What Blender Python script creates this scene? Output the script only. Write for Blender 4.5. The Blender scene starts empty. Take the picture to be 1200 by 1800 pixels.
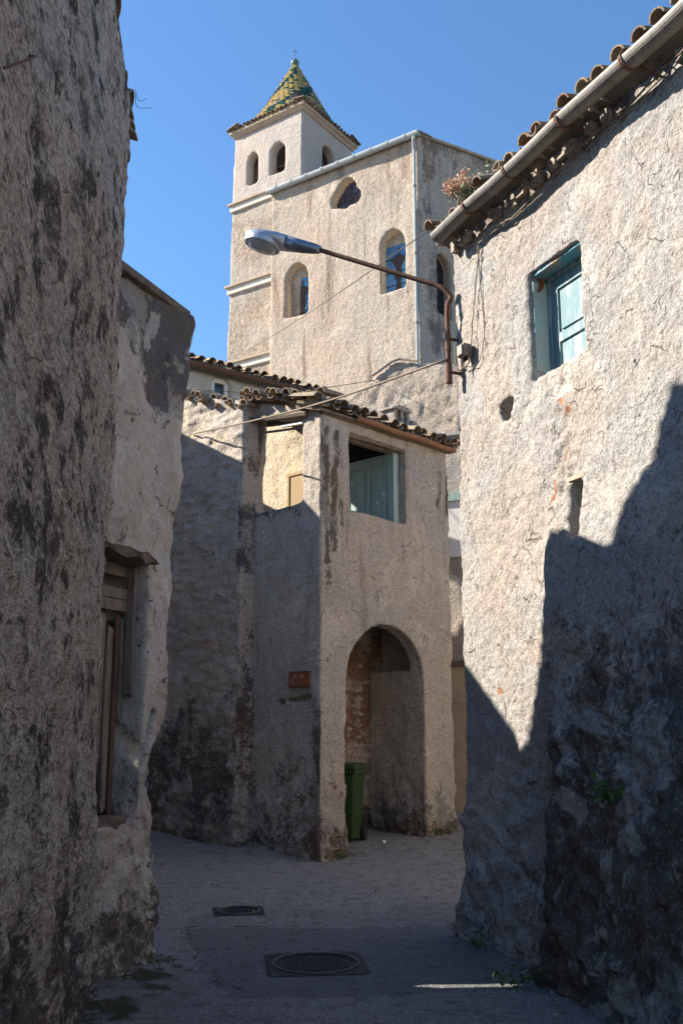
import bpy, bmesh, math, random
import numpy as np
from mathutils import Vector, Matrix
random.seed(7); RNG = np.random.default_rng(11)
C = bpy.context.scene.collection
sc = bpy.context.scene
# ------------------------------------------------------------------ camera, light, exposure
F = 1700.0; H = 1270.0                       # focal length in photo pixels, horizon row
TH = math.atan((H-900)/F)
CAM = Vector((0, 0, 1.6))
cd = bpy.data.cameras.new('camera'); cam = bpy.data.objects.new('camera', cd); C.objects.link(cam)
cam.location = CAM; cam.rotation_euler = (math.pi/2+TH, 0, 0)
cd.sensor_fit = 'VERTICAL'; cd.sensor_height = 36; cd.lens = F/1800*36; cd.clip_end = 3000; cd.clip_start = .05
sc.camera = cam
SUN = Vector((-.975, .22, .67)).normalized()  # direction towards the sun
w = bpy.data.worlds.new('World'); sc.world = w; w.use_nodes = True
nt = w.node_tree; sky = nt.nodes.new('ShaderNodeTexSky'); sky.sky_type = 'NISHITA'; sky.sun_disc = False
sky.sun_elevation = math.asin(SUN.z); sky.sun_rotation = math.atan2(SUN.x, SUN.y)
sky.altitude = 600; sky.air_density = 1.7; sky.dust_density = 0; sky.ozone_density = 10
nt.links.new(sky.outputs[0], nt.nodes['Background'].inputs[0]); nt.nodes['Background'].inputs[1].default_value = .074
sl = bpy.data.lights.new('sun', 'SUN'); sl.energy = 5.0; sl.angle = math.radians(.5); sl.color = (1, .91, .79)
so = bpy.data.objects.new('sun', sl); C.objects.link(so); so.rotation_euler = SUN.to_track_quat('Z', 'Y').to_euler()
sc.view_settings.view_transform = 'Standard'; sc.view_settings.look = 'None'; sc.view_settings.exposure = 1.46; sc.view_settings.gamma = 1

# ------------------------------------------------------------------ geometry helpers
def V(*a): return Vector(a)
def ray(px, py):
    v = 900-py
    return Vector((px-600, F*math.cos(TH)-v*math.sin(TH), F*math.sin(TH)+v*math.cos(TH)))
def hit(px, py, P, n):
    d = ray(px, py); k = (Vector(P)-CAM).dot(n)/d.dot(n); return CAM+d*k
def at_y(px, py, Y):
    d = ray(px, py); return CAM+d*(Y/d.y)
class Frame:                                   # a building's own axes: o + ex*u + ey*v + z
    def __init__(s, o, ex, ey): s.o = Vector(o); s.ex = Vector(ex).normalized(); s.ey = Vector(ey).normalized()
    def p(s, u, v, z): return s.o+s.ex*u+s.ey*v+Vector((0, 0, z))
    def loc(s, P): d = Vector(P)-s.o; return d.dot(s.ex), d.dot(s.ey), d.z
    def on(s, px, py, v=0.0):                  # point of the plane ey = v seen at a pixel -> (u, z)
        P = hit(px, py, s.p(0, v, 0), s.ey); return s.loc(P)[0], P.z
    def onx(s, px, py, u=0.0):
        P = hit(px, py, s.p(u, 0, 0), s.ex); return s.loc(P)[1], P.z
def quadsbm(bm, rings, close=True, caps=True):
    vs = [[bm.verts.new(p) for p in r] for r in rings]
    n = len(vs[0])
    for a, b in zip(vs, vs[1:]):
        for i in range(n if close else n-1):
            bm.faces.new((a[i], a[(i+1) % n], b[(i+1) % n], b[i]))
    if caps:
        bm.faces.new(vs[0][::-1]); bm.faces.new(vs[-1])
    return vs
def prism(bm, fr, poly, v0, v1):               # poly in (u,z), extruded along ey
    quadsbm(bm, [[fr.p(u, v0, z) for u, z in poly], [fr.p(u, v1, z) for u, z in poly]])
def prism_x(bm, fr, poly, u0, u1):             # poly in (v,z), extruded along ex
    quadsbm(bm, [[fr.p(u0, v, z) for v, z in poly], [fr.p(u1, v, z) for v, z in poly]])
def boxf(bm, fr, u0, u1, v0, v1, z0, z1): prism(bm, fr, [(u0, z0), (u1, z0), (u1, z1), (u0, z1)], v0, v1)
def plan(bm, pts, z0, z1): quadsbm(bm, [[V(x, y, z0) for x, y in pts], [V(x, y, z1) for x, y in pts]])
def tube(bm, pts, r, n=8, caps=True):
    pts = [Vector(p) for p in pts]; rings = []
    up = None
    for i, p in enumerate(pts):
        t = (pts[min(i+1, len(pts)-1)]-pts[max(i-1, 0)]).normalized()
        if up is None: up = Vector((0, 0, 1)) if abs(t.z) < .9 else Vector((1, 0, 0))
        x = t.cross(up).normalized(); up = x.cross(t).normalized()
        rr = r[i] if isinstance(r, (list, tuple)) else r
        rings.append([p+(x*math.cos(a)+up*math.sin(a))*rr for a in [2*math.pi*k/n for k in range(n)]])
    quadsbm(bm, rings, caps=caps)
def smoothpath(pts, k=6):
    pts = [Vector(p) for p in pts]; out = []
    P = [pts[0]*2-pts[1]]+pts+[pts[-1]*2-pts[-2]]
    for i in range(1, len(P)-2):
        for j in range(k):
            t = j/k; a, b, c, d = P[i-1:i+3]
            out.append(.5*((2*b)+(c-a)*t+(2*a-5*b+4*c-d)*t*t+(3*b-a-3*c+d)*t**3))
    out.append(pts[-1]); return out
def lathe(bm, c, prof, n=16, ax=None):
    rings = [[Vector(c)+V(r*math.cos(2*math.pi*k/n), r*math.sin(2*math.pi*k/n), z) for k in range(n)] for r, z in prof]
    quadsbm(bm, rings)
def fin(bm):
    bmesh.ops.recalc_face_normals(bm, faces=bm.faces[:])
    return bm
def thing(name, label, cat, loc=(0, 0, 0), group=None):
    o = bpy.data.objects.new(name, None); C.objects.link(o); o.location = loc; o.empty_display_size = .2
    o['label'] = label; o['category'] = cat
    if group: o['group'] = group
    return o
def link(name, me, m, parent=None, label=None, kind=None, smooth=False):
    o = bpy.data.objects.new(name, me); C.objects.link(o)
    if m and not me.materials: me.materials.append(m)
    if parent:
        o.parent = parent
        wl = Vector(); p = parent
        while p: wl += p.location; p = p.parent
        o.location = -wl
    if label: o['label'] = label
    if kind: o['kind'] = kind
    if smooth: me.polygons.foreach_set('use_smooth', np.ones(len(me.polygons), bool))
    return o
def obj(name, bm, m, parent=None, label=None, kind=None, smooth=False, bevel=0):
    fin(bm)
    if bevel:
        bmesh.ops.bevel(bm, geom=[e for e in bm.edges if len(e.link_faces) == 2 and e.calc_face_angle(0) > .5], offset=bevel, segments=2, affect='EDGES', profile=.6)
    me = bpy.data.meshes.new(name); bm.to_mesh(me); bm.free()
    return link(name, me, m, parent, label, kind, smooth)
def tag(o, label, cat, group=None):
    o['label'] = label; o['category'] = cat
    if group: o['group'] = group
    return o
def NB(): return bmesh.new()
def sstep(a, b, x): t = np.clip((x-a)/(b-a), 0, 1); return t*t*(3-2*t)
# vector noise in numpy
def _h(ix, iy, iz, s):
    n = (ix*374761393+iy*668265263+iz*1274126177+s*974634541) & 0xffffffff
    n = ((n ^ (n >> 13))*1274126177) & 0xffffffff
    n = ((n ^ (n >> 16))*2246822519) & 0xffffffff
    return ((n ^ (n >> 15)) & 0xffff)/65535.0
def vnoise(P, s=0):
    i = np.floor(P).astype(np.int64); f = P-i; f = f*f*(3-2*f); r = 0
    for a in (0, 1):
        for b in (0, 1):
            for c in (0, 1):
                wgt = (f[:, 0] if a else 1-f[:, 0])*(f[:, 1] if b else 1-f[:, 1])*(f[:, 2] if c else 1-f[:, 2])
                r = r+wgt*_h(i[:, 0]+a, i[:, 1]+b, i[:, 2]+c, s)
    return r-.5
def fbm(P, sc_, oc=3, s=0, gain=.5):
    P = np.asarray(P, float)*np.asarray(sc_, float); r = 0; a = 1
    for k in range(oc): r = r+a*vnoise(P*(2.03**k)+17.3*k, s+k); a *= gain
    return r
def worley(P, sc_, s=0):
    P = np.asarray(P, float)*np.asarray(sc_, float); i = np.floor(P).astype(np.int64); best = np.full(len(P), 9.0); sec = best.copy(); idv = np.zeros(len(P))
    for a in (-1, 0, 1):
        for b in (-1, 0, 1):
            for c in (-1, 0, 1):
                j = i+np.array([a, b, c]); q = np.stack([j[:, 0]+_h(j[:, 0], j[:, 1], j[:, 2], s), j[:, 1]+_h(j[:, 0], j[:, 1], j[:, 2], s+1), j[:, 2]+_h(j[:, 0], j[:, 1], j[:, 2], s+2)], 1)
                d = np.sqrt(((q-P)**2).sum(1)); m = d < best
                sec = np.where(m, best, np.minimum(sec, d)); idv = np.where(m, _h(j[:, 0], j[:, 1], j[:, 2], s+5), idv); best = np.where(m, d, best)
    return best, sec, idv
def sculpt(name, base, cuts, voxel, fn, m, parent=None, label=None):
    """solid minus cutters, remeshed evenly, then pushed along its normals by fn(co, no) -> (push, {attribute: values})"""
    tmp = []
    def t(bm):
        fin(bm); me = bpy.data.meshes.new('tmp'); bm.to_mesh(me); bm.free(); o = bpy.data.objects.new('tmp', me); C.objects.link(o); tmp.append(o); return o
    bases = base if isinstance(base, list) else [base]
    o = t(bases[0])
    for b in bases[1:]:
        md = o.modifiers.new('u', 'BOOLEAN'); md.operation = 'UNION'; md.solver = 'EXACT'; md.object = t(b)
    for c in cuts:
        md = o.modifiers.new('d', 'BOOLEAN'); md.operation = 'DIFFERENCE'; md.solver = 'EXACT'; md.object = t(c)
    md = o.modifiers.new('r', 'REMESH'); md.mode = 'VOXEL'; md.voxel_size = voxel; md.adaptivity = 0
    dg = bpy.context.evaluated_depsgraph_get(); dg.update()
    me = bpy.data.meshes.new_from_object(o.evaluated_get(dg))
    for x in tmp:
        d = x.data; bpy.data.objects.remove(x); bpy.data.meshes.remove(d)
    me.name = name; n = len(me.vertices); co = np.empty(n*3, 'f'); me.vertices.foreach_get('co', co); co = co.reshape(-1, 3).astype(float)
    no = np.empty(n*3, 'f'); me.vertex_normals.foreach_get('vector', no); no = no.reshape(-1, 3).astype(float)
    push, attrs = fn(co, no)
    co = co+(no*push[:, None] if push.ndim == 1 else push)
    me.vertices.foreach_set('co', co.astype('f').ravel())
    for k, v in attrs.items():
        a = me.attributes.new(k, 'FLOAT', 'POINT'); a.data.foreach_set('value', np.clip(v, 0, 1).astype('f'))
    me.materials.clear(); me.update()
    return link(name, me, m, parent, label, smooth=True)
def uvz(fr, co):
    d = co-np.array(fr.o); return d@np.array(fr.ex), d@np.array(fr.ey), co[:, 2]
def blob(x, y, cx, cy, rx, ry): return np.clip(1.2-np.sqrt(((x-cx)/rx)**2+((y-cy)/ry)**2), 0, 1)
def line(x, y, x0, y0, x1, y1, wd):
    t = np.clip(((x-x0)*(x1-x0)+(y-y0)*(y1-y0))/((x1-x0)**2+(y1-y0)**2), 0, 1)
    return np.clip(1.2-np.sqrt((x-x0-t*(x1-x0))**2+(y-y0-t*(y1-y0))**2)/wd, 0, 1)

# ------------------------------------------------------------------ material helpers
class M:
    def __init__(s, name):
        s.m = bpy.data.materials.new(name); s.m.use_nodes = True; s.n = s.m.node_tree.nodes; s.l = s.m.node_tree.links
        s.b = s.n['Principled BSDF']; s.geo = s.n.new('ShaderNodeNewGeometry'); s.P = s.geo.outputs['Position']
    def put(s, inp, v):
        if isinstance(v, bpy.types.NodeSocket): s.l.new(v, inp)
        elif isinstance(v, (tuple, list)) and inp.type == 'RGBA': inp.default_value = (*v, 1) if len(v) == 3 else v
        else: inp.default_value = v
    def noise(s, scale, detail=5, rough=.55, vec=None, dist=0):
        x = s.n.new('ShaderNodeTexNoise'); s.put(x.inputs['Scale'], scale); x.inputs['Detail'].default_value = detail; x.inputs['Roughness'].default_value = rough
        x.inputs['Distortion'].default_value = dist; s.l.new(vec or s.P, x.inputs['Vector']); return x.outputs['Fac']
    def vor(s, scale, vec=None, feat='F1', out='Distance'):
        x = s.n.new('ShaderNodeTexVoronoi'); x.feature = feat; x.inputs['Scale'].default_value = scale; s.l.new(vec or s.P, x.inputs['Vector']); return x.outputs[out]
    def scale(s, k, vec=None):
        x = s.n.new('ShaderNodeMapping'); x.inputs['Scale'].default_value = k; s.l.new(vec or s.P, x.inputs['Vector']); return x.outputs[0]
    def ramp(s, f, a, b):
        x = s.n.new('ShaderNodeMapRange'); x.interpolation_type = 'SMOOTHSTEP'; s.put(x.inputs[0], f); x.inputs[1].default_value = a; x.inputs[2].default_value = b; return x.outputs[0]
    def math(s, op, a, b=0.0):
        x = s.n.new('ShaderNodeMath'); x.operation = op; s.put(x.inputs[0], a); s.put(x.inputs[1], b); return x.outputs[0]
    def mix(s, f, a, b):
        x = s.n.new('ShaderNodeMix'); x.data_type = 'RGBA'; s.put(x.inputs[0], f); s.put(x.inputs[6], a); s.put(x.inputs[7], b); return x.outputs[2]
    def attr(s, name, out='Fac'):
        x = s.n.new('ShaderNodeAttribute'); x.attribute_name = name; return x.outputs[out]
    def bump(s, h, strength=1, dist=1.0, normal=None):
        x = s.n.new('ShaderNodeBump'); x.inputs['Strength'].default_value = strength; x.inputs['Distance'].default_value = dist; s.l.new(h, x.inputs['Height'])
        if normal: s.l.new(normal, x.inputs['Normal'])
        return x.outputs[0]
    def out(s, col, rough=.9, spec=.2, normal=None, metal=0):
        s.put(s.b.inputs['Base Color'], col); s.put(s.b.inputs['Roughness'], rough); s.b.inputs['Specular IOR Level'].default_value = spec; s.put(s.b.inputs['Metallic'], metal)
        if normal: s.l.new(normal, s.b.inputs['Normal'])
        return s.m
def plaster(name, c1, c2, c3, dark=(.06, .05, .045), speck=.5, streak=.3, mott=.5, fine=1.0, coarse=1.0, dirtc=(.03, .027, .025), palec=(.62, .58, .52), brickc=(.42, .17, .08), sz=1.0, lich=0.0, patch=None, blotch=0.0, crack=0.0, pits=.6, vs=None):
    x = M(name)
    if vs: x.P = x.scale(vs)
    n1 = x.noise(.9/sz, 6, .6); n2 = x.noise(4.5/sz, 8, .65); n3 = x.noise(22/sz, 6, .7); n4 = x.noise(75/sz, 3, .6)
    col = x.mix(x.ramp(n1, .35, .65), c1, c2); col = x.mix(x.math('MULTIPLY', x.ramp(n2, .45, .68), .75), col, c3)
    st = x.noise(1.0, 6, .6, x.scale((7/sz, 7/sz, .55/sz)))
    col = x.mix(x.math('MULTIPLY', x.ramp(st, .52, .72), streak), col, dark)
    mo = x.noise(9/sz, 7, .72)
    col = x.mix(x.math('MULTIPLY', x.ramp(mo, .53, .68), mott), col, dark)
    if lich:
        lv = x.noise(1.0, 7, .7, x.scale((7/sz, 7/sz, 3.6/sz)))
        col = x.mix(x.math('MULTIPLY', x.ramp(lv, .52, .60), lich), col, dirtc)
    br = x.ramp(x.math('ADD', x.attr('brick'), x.math('MULTIPLY', x.math('SUBTRACT', n2, .5), .9)), .42, .58)
    col = x.mix(br, col, x.mix(x.ramp(n3, .35, .65), brickc, [v*.5 for v in brickc]))
    pa = x.ramp(x.math('ADD', x.attr('pale'), x.math('MULTIPLY', x.math('SUBTRACT', n2, .5), 1.3)), .45, .6)
    col = x.mix(pa, col, palec)
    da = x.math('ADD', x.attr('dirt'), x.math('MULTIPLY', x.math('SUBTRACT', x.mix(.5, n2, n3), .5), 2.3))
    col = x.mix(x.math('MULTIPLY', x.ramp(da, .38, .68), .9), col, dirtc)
    g1 = x.noise(34/sz, 4, .8); vo = x.vor(24/sz)
    hue = x.noise(.75/sz, 4, .6); col = x.mix(x.ramp(hue, .40, .62), x.mix(.12, col, (.60, .34, .20)), x.mix(.12, col, (.30, .36, .42)))
    if patch:
        pn = x.noise(1.5/sz, 6, .6, None, .5); col = x.mix(x.math('MULTIPLY', x.ramp(pn, .53, .565), patch[3]), col, patch[:3])
        pn = x.noise(2.3/sz, 7, .65, x.scale((1, 1, .7)), .7); col = x.mix(x.math('MULTIPLY', x.ramp(pn, .57, .60), patch[3]*.8), col, [min(.8, v*1.3) for v in c1])
    if blotch:
        bn = x.noise(3.2/sz, 9, .72, x.scale((1.25, 1.25, .8)), .05); col = x.mix(x.math('MULTIPLY', x.ramp(bn, .53, .60), blotch), col, dirtc)
        bn = x.noise(11/sz, 8, .7, x.scale((1.2, 1.2, .8))); col = x.mix(x.math('MULTIPLY', x.ramp(bn, .56, .62), blotch*.8), col, dirtc)
        bn = x.noise(8/sz, 6, .7); col = x.mix(x.math('MULTIPLY', x.ramp(bn, .60, .66), .55), col, palec)
    ck = None
    if crack:
        wv = x.n.new('ShaderNodeVectorMath'); wv.operation = 'ADD'; dn = x.n.new('ShaderNodeTexNoise'); dn.inputs['Scale'].default_value = 5; x.l.new(x.P, dn.inputs['Vector']); sc3 = x.n.new('ShaderNodeVectorMath'); sc3.operation = 'SCALE'; sc3.inputs['Scale'].default_value = .35; x.l.new(dn.outputs['Color'], sc3.inputs[0]); x.l.new(x.P, wv.inputs[0]); x.l.new(sc3.outputs[0], wv.inputs[1])
        ck = x.math('MULTIPLY', x.ramp(x.vor(2.6/sz, wv.outputs[0], 'DISTANCE_TO_EDGE'), .022, .004), x.ramp(n2, .5, .6)); col = x.mix(x.math('MULTIPLY', ck, crack), col, [v*.5 for v in dark])
    pit = x.math('MULTIPLY', x.ramp(x.vor(7/sz), .10, .05), x.ramp(n2, .45, .6))
    col = x.mix(x.math('MULTIPLY', pit, pits), col, [v*.5 for v in dark])
    col = x.mix(x.math('MULTIPLY', x.ramp(n3, .50, .62), speck*.75), col, dark)
    col = x.mix(x.math('MULTIPLY', x.ramp(g1, .51, .58), speck*.95), col, [v*.8 for v in dark])
    col = x.mix(x.math('MULTIPLY', x.ramp(n4, .53, .61), speck), col, [v*.6 for v in dark])
    col = x.mix(x.math('MULTIPLY', x.ramp(g1, .46, .38), speck*.75), col, palec)
    h = x.math('ADD', x.math('MULTIPLY', n3, .03*coarse*sz), x.math('MULTIPLY', n4, .012*fine*sz))
    h = x.math('ADD', h, x.math('MULTIPLY', vo, -.012*coarse*sz)); h = x.math('ADD', h, x.math('MULTIPLY', g1, .035*coarse*sz))
    h = x.math('ADD', h, x.math('MULTIPLY', pit, -.02*pits))
    if ck: h = x.math('ADD', h, x.math('MULTIPLY', ck, -.015))
    return x.out(col, .93, .15, x.bump(h, 1, 1))
def paint(name, c, c2, rough=.6, sc_=12, bump=.003, stretch=(1, 1, 1), amt=.6, metal=0, spec=.3, thr=(.45, .65), tint=0):
    x = M(name); v = x.scale(stretch); n = x.noise(sc_, 7, .65, v); n2 = x.noise(sc_*5, 4, .6, v)
    col = x.mix(x.math('MULTIPLY', x.ramp(n, *thr), amt), c, c2); col = x.mix(x.math('MULTIPLY', x.ramp(n2, .5, .75), amt*.5), col, [q*.5 for q in c2])
    if tint: col = x.mix(x.math('MULTIPLY', x.attr('tint'), tint), col, [q*.35 for q in c])
    return x.out(col, rough, spec, x.bump(x.math('MULTIPLY', x.math('ADD', n, n2), bump), 1, 1), metal)
def tilemat(name, cols, lich=(.22, .21, .17)):
    x = M(name); t = x.attr('tint'); n = x.noise(16, 6, .65); n2 = x.noise(70, 4, .6)
    c = x.mix(x.ramp(t, .1, .5), cols[0], cols[1]); c = x.mix(x.ramp(t, .55, .95), c, cols[2])
    c = x.mix(x.math('MULTIPLY', x.ramp(n, .42, .58), .85), c, lich); c = x.mix(x.math('MULTIPLY', x.ramp(n2, .52, .7), .6), c, (.04, .032, .026))
    return x.out(c, .9, .2, x.bump(x.math('MULTIPLY', x.math('ADD', n, n2), .006), 1, 1))

m_right = plaster('right_house_plaster', (.41, .38, .34), (.335, .318, .30), (.475, .445, .40), dark=(0.16, 0.14, 0.12), speck=0.38, streak=.15, mott=0.35, coarse=0.5, fine=0.9, patch=(.37, .365, .355, .7), crack=.6, pits=.7)  # sunlit wall kept darker in base colour to offset the bright exposure
m_near = plaster('lichen_stained_plaster', (0.5, 0.425, 0.35), (0.56, 0.485, 0.405), (0.43, 0.365, 0.305), dark=(0.1, 0.082, 0.068), speck=0.45, streak=0.2, mott=0.3, coarse=0.5, lich=0.3, dirtc=(0.04, 0.032, 0.027), blotch=0.95, pits=.7, crack=.4, vs=(1, .5, 1.15))  # base colour lightened to lift the shade on this wall
m_second = plaster('pale_cracked_plaster', (.64, .58, .515), (.58, .52, .46), (.51, .455, .40), dark=(0.17, 0.145, 0.12), speck=0.12, streak=.2, mott=0.22, coarse=0.5, dirtc=(0.055, 0.05, 0.047), patch=(.48, .42, .36, .6), crack=.9, pits=.3)  # raised base colour stands in for stronger fill on the shaded front
m_corner = plaster('grey_brown_render', (.55, .49, .42), (.47, .42, .365), (.60, .535, .465), dark=(0.15, 0.128, 0.105), speck=0.3, streak=0.55, mott=0.3, coarse=0.65, dirtc=(0.032, 0.027, 0.024), brickc=(0.3, 0.15, 0.085), patch=(.46, .41, .35, .5), pits=.5, crack=.35, palec=(.72, .62, .44))  # lightened base makes up for missing fill on the shaded faces
m_church = plaster('church_render', (.54, .45, .36), (.465, .385, .31), (.605, .525, .435), dark=(0.2, 0.155, 0.115), speck=0.34, streak=0.95, mott=0.25, coarse=0.34, fine=1.2, sz=2.6, dirtc=(.12, .09, .075), palec=(.84, .70, .49), patch=(.45, .385, .31, .5), pits=.3)
m_tower = plaster('smooth_pinkish_render', (0.53, 0.465, 0.405), (0.5, 0.44, 0.375), (0.57, 0.51, 0.45), dark=(.30, .25, .22), speck=0.1, streak=.25, mott=0.15, coarse=.5, fine=.6, sz=2.6, dirtc=(.15, .12, .1), brickc=(0.47, 0.39, 0.3), patch=(.55, .47, .40, .4))
m_cream = plaster('cream_house_render', (.56, .49, .41), (.52, .45, .37), (.59, .53, .45), dark=(.3, .26, .22), speck=.2, streak=.25, mott=.2, coarse=.4, fine=.5, sz=1.6)
m_stonewall = plaster('grey_stone_gable', (.50, .44, .375), (.43, .38, .325), (.55, .49, .42), dark=(.13, .11, .09), speck=0.35, streak=.2, mott=0.3, coarse=0.7, sz=1.8)
m_bounce = plaster('pale_bounce_wall', (.74, .68, .60), (.70, .64, .56), (.77, .72, .65), dark=(.4, .36, .3), speck=.1, streak=.1, mott=.1, coarse=.4)  # pale coat given to unseen walls so they bounce sunlight
m_tiles = tilemat('old_clay_tiles', ((.27, .15, .085), (.20, .125, .085), (.36, .27, .165)))
m_zinc = paint('weathered_zinc', (.20, .185, .165), (.12, .108, .092), .6, 6, .002, (1, 1, 1), .7, .25, .4)
m_zincblue = paint('grey_blue_gutter', (.33, .36, .36), (.25, .26, .25), .5, 3, .002, amt=.5)
m_rust = paint('rusty_steel', (.10, .05, .032), (.20, .085, .04), .75, 30, .003, amt=.8)
m_rustgut = paint('rusty_gutter', (.27, .125, .06), (.15, .085, .05), .75, 9, .003, amt=.8)
m_teal = paint('flaking_teal_paint', (.11, .21, .24), (.37, .43, .43), .6, 14, .004, (1, 1, .18), .75)
m_tealpale = paint('pale_green_paint', (.30, .41, .375), (.20, .30, .28), .6, 10, .004, (1, 1, .2), .7)
m_tealwash = paint('worn_teal_limewash', (.36, .45, .43), (.46, .40, .32), .9, 5, .006, amt=.6)
m_tealsoft = paint('peeling_blue_lintel', (.08, .27, .34), (.36, .22, .15), .8, 9, .006, (.5, .5, 1), .9)
m_wood = paint('grey_dry_wood', (.25, .20, .16), (.11, .085, .068), .85, 14, .008, (2.2, 2.2, .22), .9)
m_woodred = paint('reddish_dry_wood', (.16, .085, .06), (.08, .052, .04), .85, 14, .008, (2.2, 2.2, .22), .9)
m_beam = paint('old_beam_wood', (.19, .145, .105), (.09, .065, .05), .9, 12, .01, (.6, .6, 2), .9)
m_dark = paint('dark_interior', (.02, .018, .016), (.012, .011, .01), .95, 4, .004)  # near-black colour standing in for unlit space inside openings
m_yellow = paint('ochre_door_paint', (.32, .225, .11), (.25, .17, .08), .7, 8, .003, (1, 1, .2), .5)
m_plastic = paint('green_plastic', (.022, .055, .015), (.055, .058, .036), .5, 7, .001, amt=.6, spec=.4)
m_black = paint('black_rubber', (.015, .015, .015), (.03, .03, .03), .7, 20, .001)
m_white = paint('white_paint', (.72, .70, .66), (.55, .52, .47), .6, 8, .001, amt=.5)
m_redsign = paint('red_brown_enamel', (.25, .075, .035), (.15, .055, .03), .5, 20, .002, amt=.6)
m_faded = paint('faded_pinkish_paint', (.46, .34, .32), (.30, .16, .13), .6, 60, .001)
m_cable = paint('dusty_cable', (.20, .16, .11), (.10, .08, .06), .8, 30, .001)
m_cabledark = paint('dark_wire', (.06, .05, .045), (.04, .035, .03), .8, 30, .001)
m_alu = paint('aluminium_lamp_housing', (.20, .235, .29), (.12, .14, .18), .35, 14, .001, amt=.5, metal=.75, spec=.5)
m_alulight = paint('pale_lamp_rim', (.42, .45, .49), (.30, .32, .35), .35, 10, .001, amt=.4, metal=.4, spec=.5)
m_iron = paint('cast_iron', (.030, .029, .030), (.055, .05, .047), .55, 30, .003, amt=.7, metal=.3, spec=.4)
m_ironworn = paint('worn_cast_iron', (.20, .19, .18), (.04, .038, .036), .5, 18, .003, amt=.8, metal=.4, spec=.4)
m_glassdark = M('dark_window_glass').out((.03, .04, .055), .12, .5)
m_lens = M('lamp_bowl_glass').out((.33, .36, .40), .12, .6)
m_finial = paint('green_copper', (.10, .17, .14), (.06, .10, .085), .45, 4, .002)
m_stringwhite = paint('white_string_course', (.64, .575, .48), (.48, .42, .34), .85, 2.5, .004, amt=.5)
m_cornice = paint('tan_cornice', (.42, .33, .24), (.30, .23, .16), .9, 3, .006, amt=.7)
m_garage = paint('beige_metal_door', (.42, .33, .235), (.34, .26, .18), .6, 3, .002, amt=.5)
def leafmat(name, a, b):
    x = M(name); return x.out(x.mix(x.attr('tint'), a, b), .6, .3)
m_leaf = leafmat('weed_leaf', (.035, .085, .02), (.08, .13, .03))
m_sedum = leafmat('orange_flower_head', (.46, .25, .15), (.56, .38, .27))
m_grey_leaf = leafmat('pale_succulent_leaf', (.20, .24, .12), (.32, .33, .18))

# ------------------------------------------------------------------ shared builders
def tilestrip(p0, p1, up, rows, step=.21, length=.42, lap=.30, r=.085, seed=1, jit=.012, rad_end=.78, lift=.02, pans=True, nseg=6):
    """rows of half-round clay tiles: eave from p0 to p1, climbing along up"""
    rnd = random.Random(seed); p0, p1 = Vector(p0), Vector(p1); e = (p1-p0); L = e.length; e.normalize(); up = Vector(up).normalized(); nz = e.cross(up).normalized()
    if nz.z < 0: nz = -nz
    bm = NB(); tl = bm.verts.layers.float.new('tint'); n = max(1, int(round(L/step)))
    for j in range(rows):
        for i in range(n+1):
            for cover in ((0, 1) if pans else (1,)):
                if not cover and i == n: continue
                u = (i+(0 if cover else .5))*L/n; c = p0+e*(u+rnd.gauss(0, jit))+up*(j*lap+rnd.gauss(0, jit*1.6))+nz*((r*.55 if cover else r*.25)+rnd.gauss(0, jit*.5)+lift)
                d = (up+nz*(-.045+rnd.gauss(0, .03))+e*rnd.gauss(0, .04)).normalized(); x = e; y = nz; ra, rb = (r, r*rad_end) if cover else (r*rad_end, r)
                if not cover: y = -nz
                tint = rnd.random(); th = .014; rings = []
                for q, rr in ((0, ra), (length, rb)):
                    o_ = [c+d*q+x*(math.cos(math.pi*k/nseg)*rr)+y*(math.sin(math.pi*k/nseg)*rr*.85) for k in range(nseg+1)]
                    i_ = [c+d*q+x*(math.cos(math.pi*k/nseg)*(rr-th))+y*(math.sin(math.pi*k/nseg)*(rr-th)*.85) for k in range(nseg, -1, -1)]
                    rings.append(o_+i_)
                vs = [[bm.verts.new(p) for p in rg] for rg in rings]
                for rg in vs:
                    for v in rg: v[tl] = tint
                m = len(vs[0])
                for k in range(m): bm.faces.new((vs[0][k], vs[0][(k+1) % m], vs[1][(k+1) % m], vs[1][k]))
                for k in range(nseg):
                    for s_ in (0, 1): bm.faces.new((vs[s_][k], vs[s_][k+1], vs[s_][m-2-k], vs[s_][m-1-k]))
    return bm
def leaves(bm, c, n, spread, size, seed, updir=.6, tl=None, flat=.5):
    rnd = random.Random(seed); tl = tl or bm.verts.layers.float.get('tint') or bm.verts.layers.float.new('tint')
    for _ in range(n):
        p = Vector(c)+Vector((rnd.gauss(0, spread[0]), rnd.gauss(0, spread[1]), abs(rnd.gauss(0, spread[2]))))
        a = Vector((rnd.uniform(-1, 1), rnd.uniform(-1, 1), rnd.uniform(-.2, updir*2))).normalized(); s = size*rnd.uniform(.5, 1.3)
        b = a.cross(Vector((rnd.uniform(-1, 1), rnd.uniform(-1, 1), rnd.uniform(-1, 1)))).normalized(); t = rnd.random()
        vs = [bm.verts.new(q) for q in (p, p+a*s*.5+b*s*flat*.5, p+a*s, p+a*s*.5-b*s*flat*.5)]
        for v in vs: v[tl] = t
        bm.faces.new(vs)
    return bm
def stems(bm, c, tips, r=.003):
    for t in tips: tube(bm, smoothpath([c, (Vector(c)+Vector(t))/2+V(0, 0, .02), t], 3), r, 4)
def arch_poly(u0, u1, z0, zs, rise, n=10):
    c = (u0+u1)/2; r = (u1-u0)/2
    return [(u0, z0), (u1, z0)]+[(c+r*math.cos(math.pi*k/n), zs+rise*math.sin(math.pi*k/n)) for k in range(n+1)]

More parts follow.
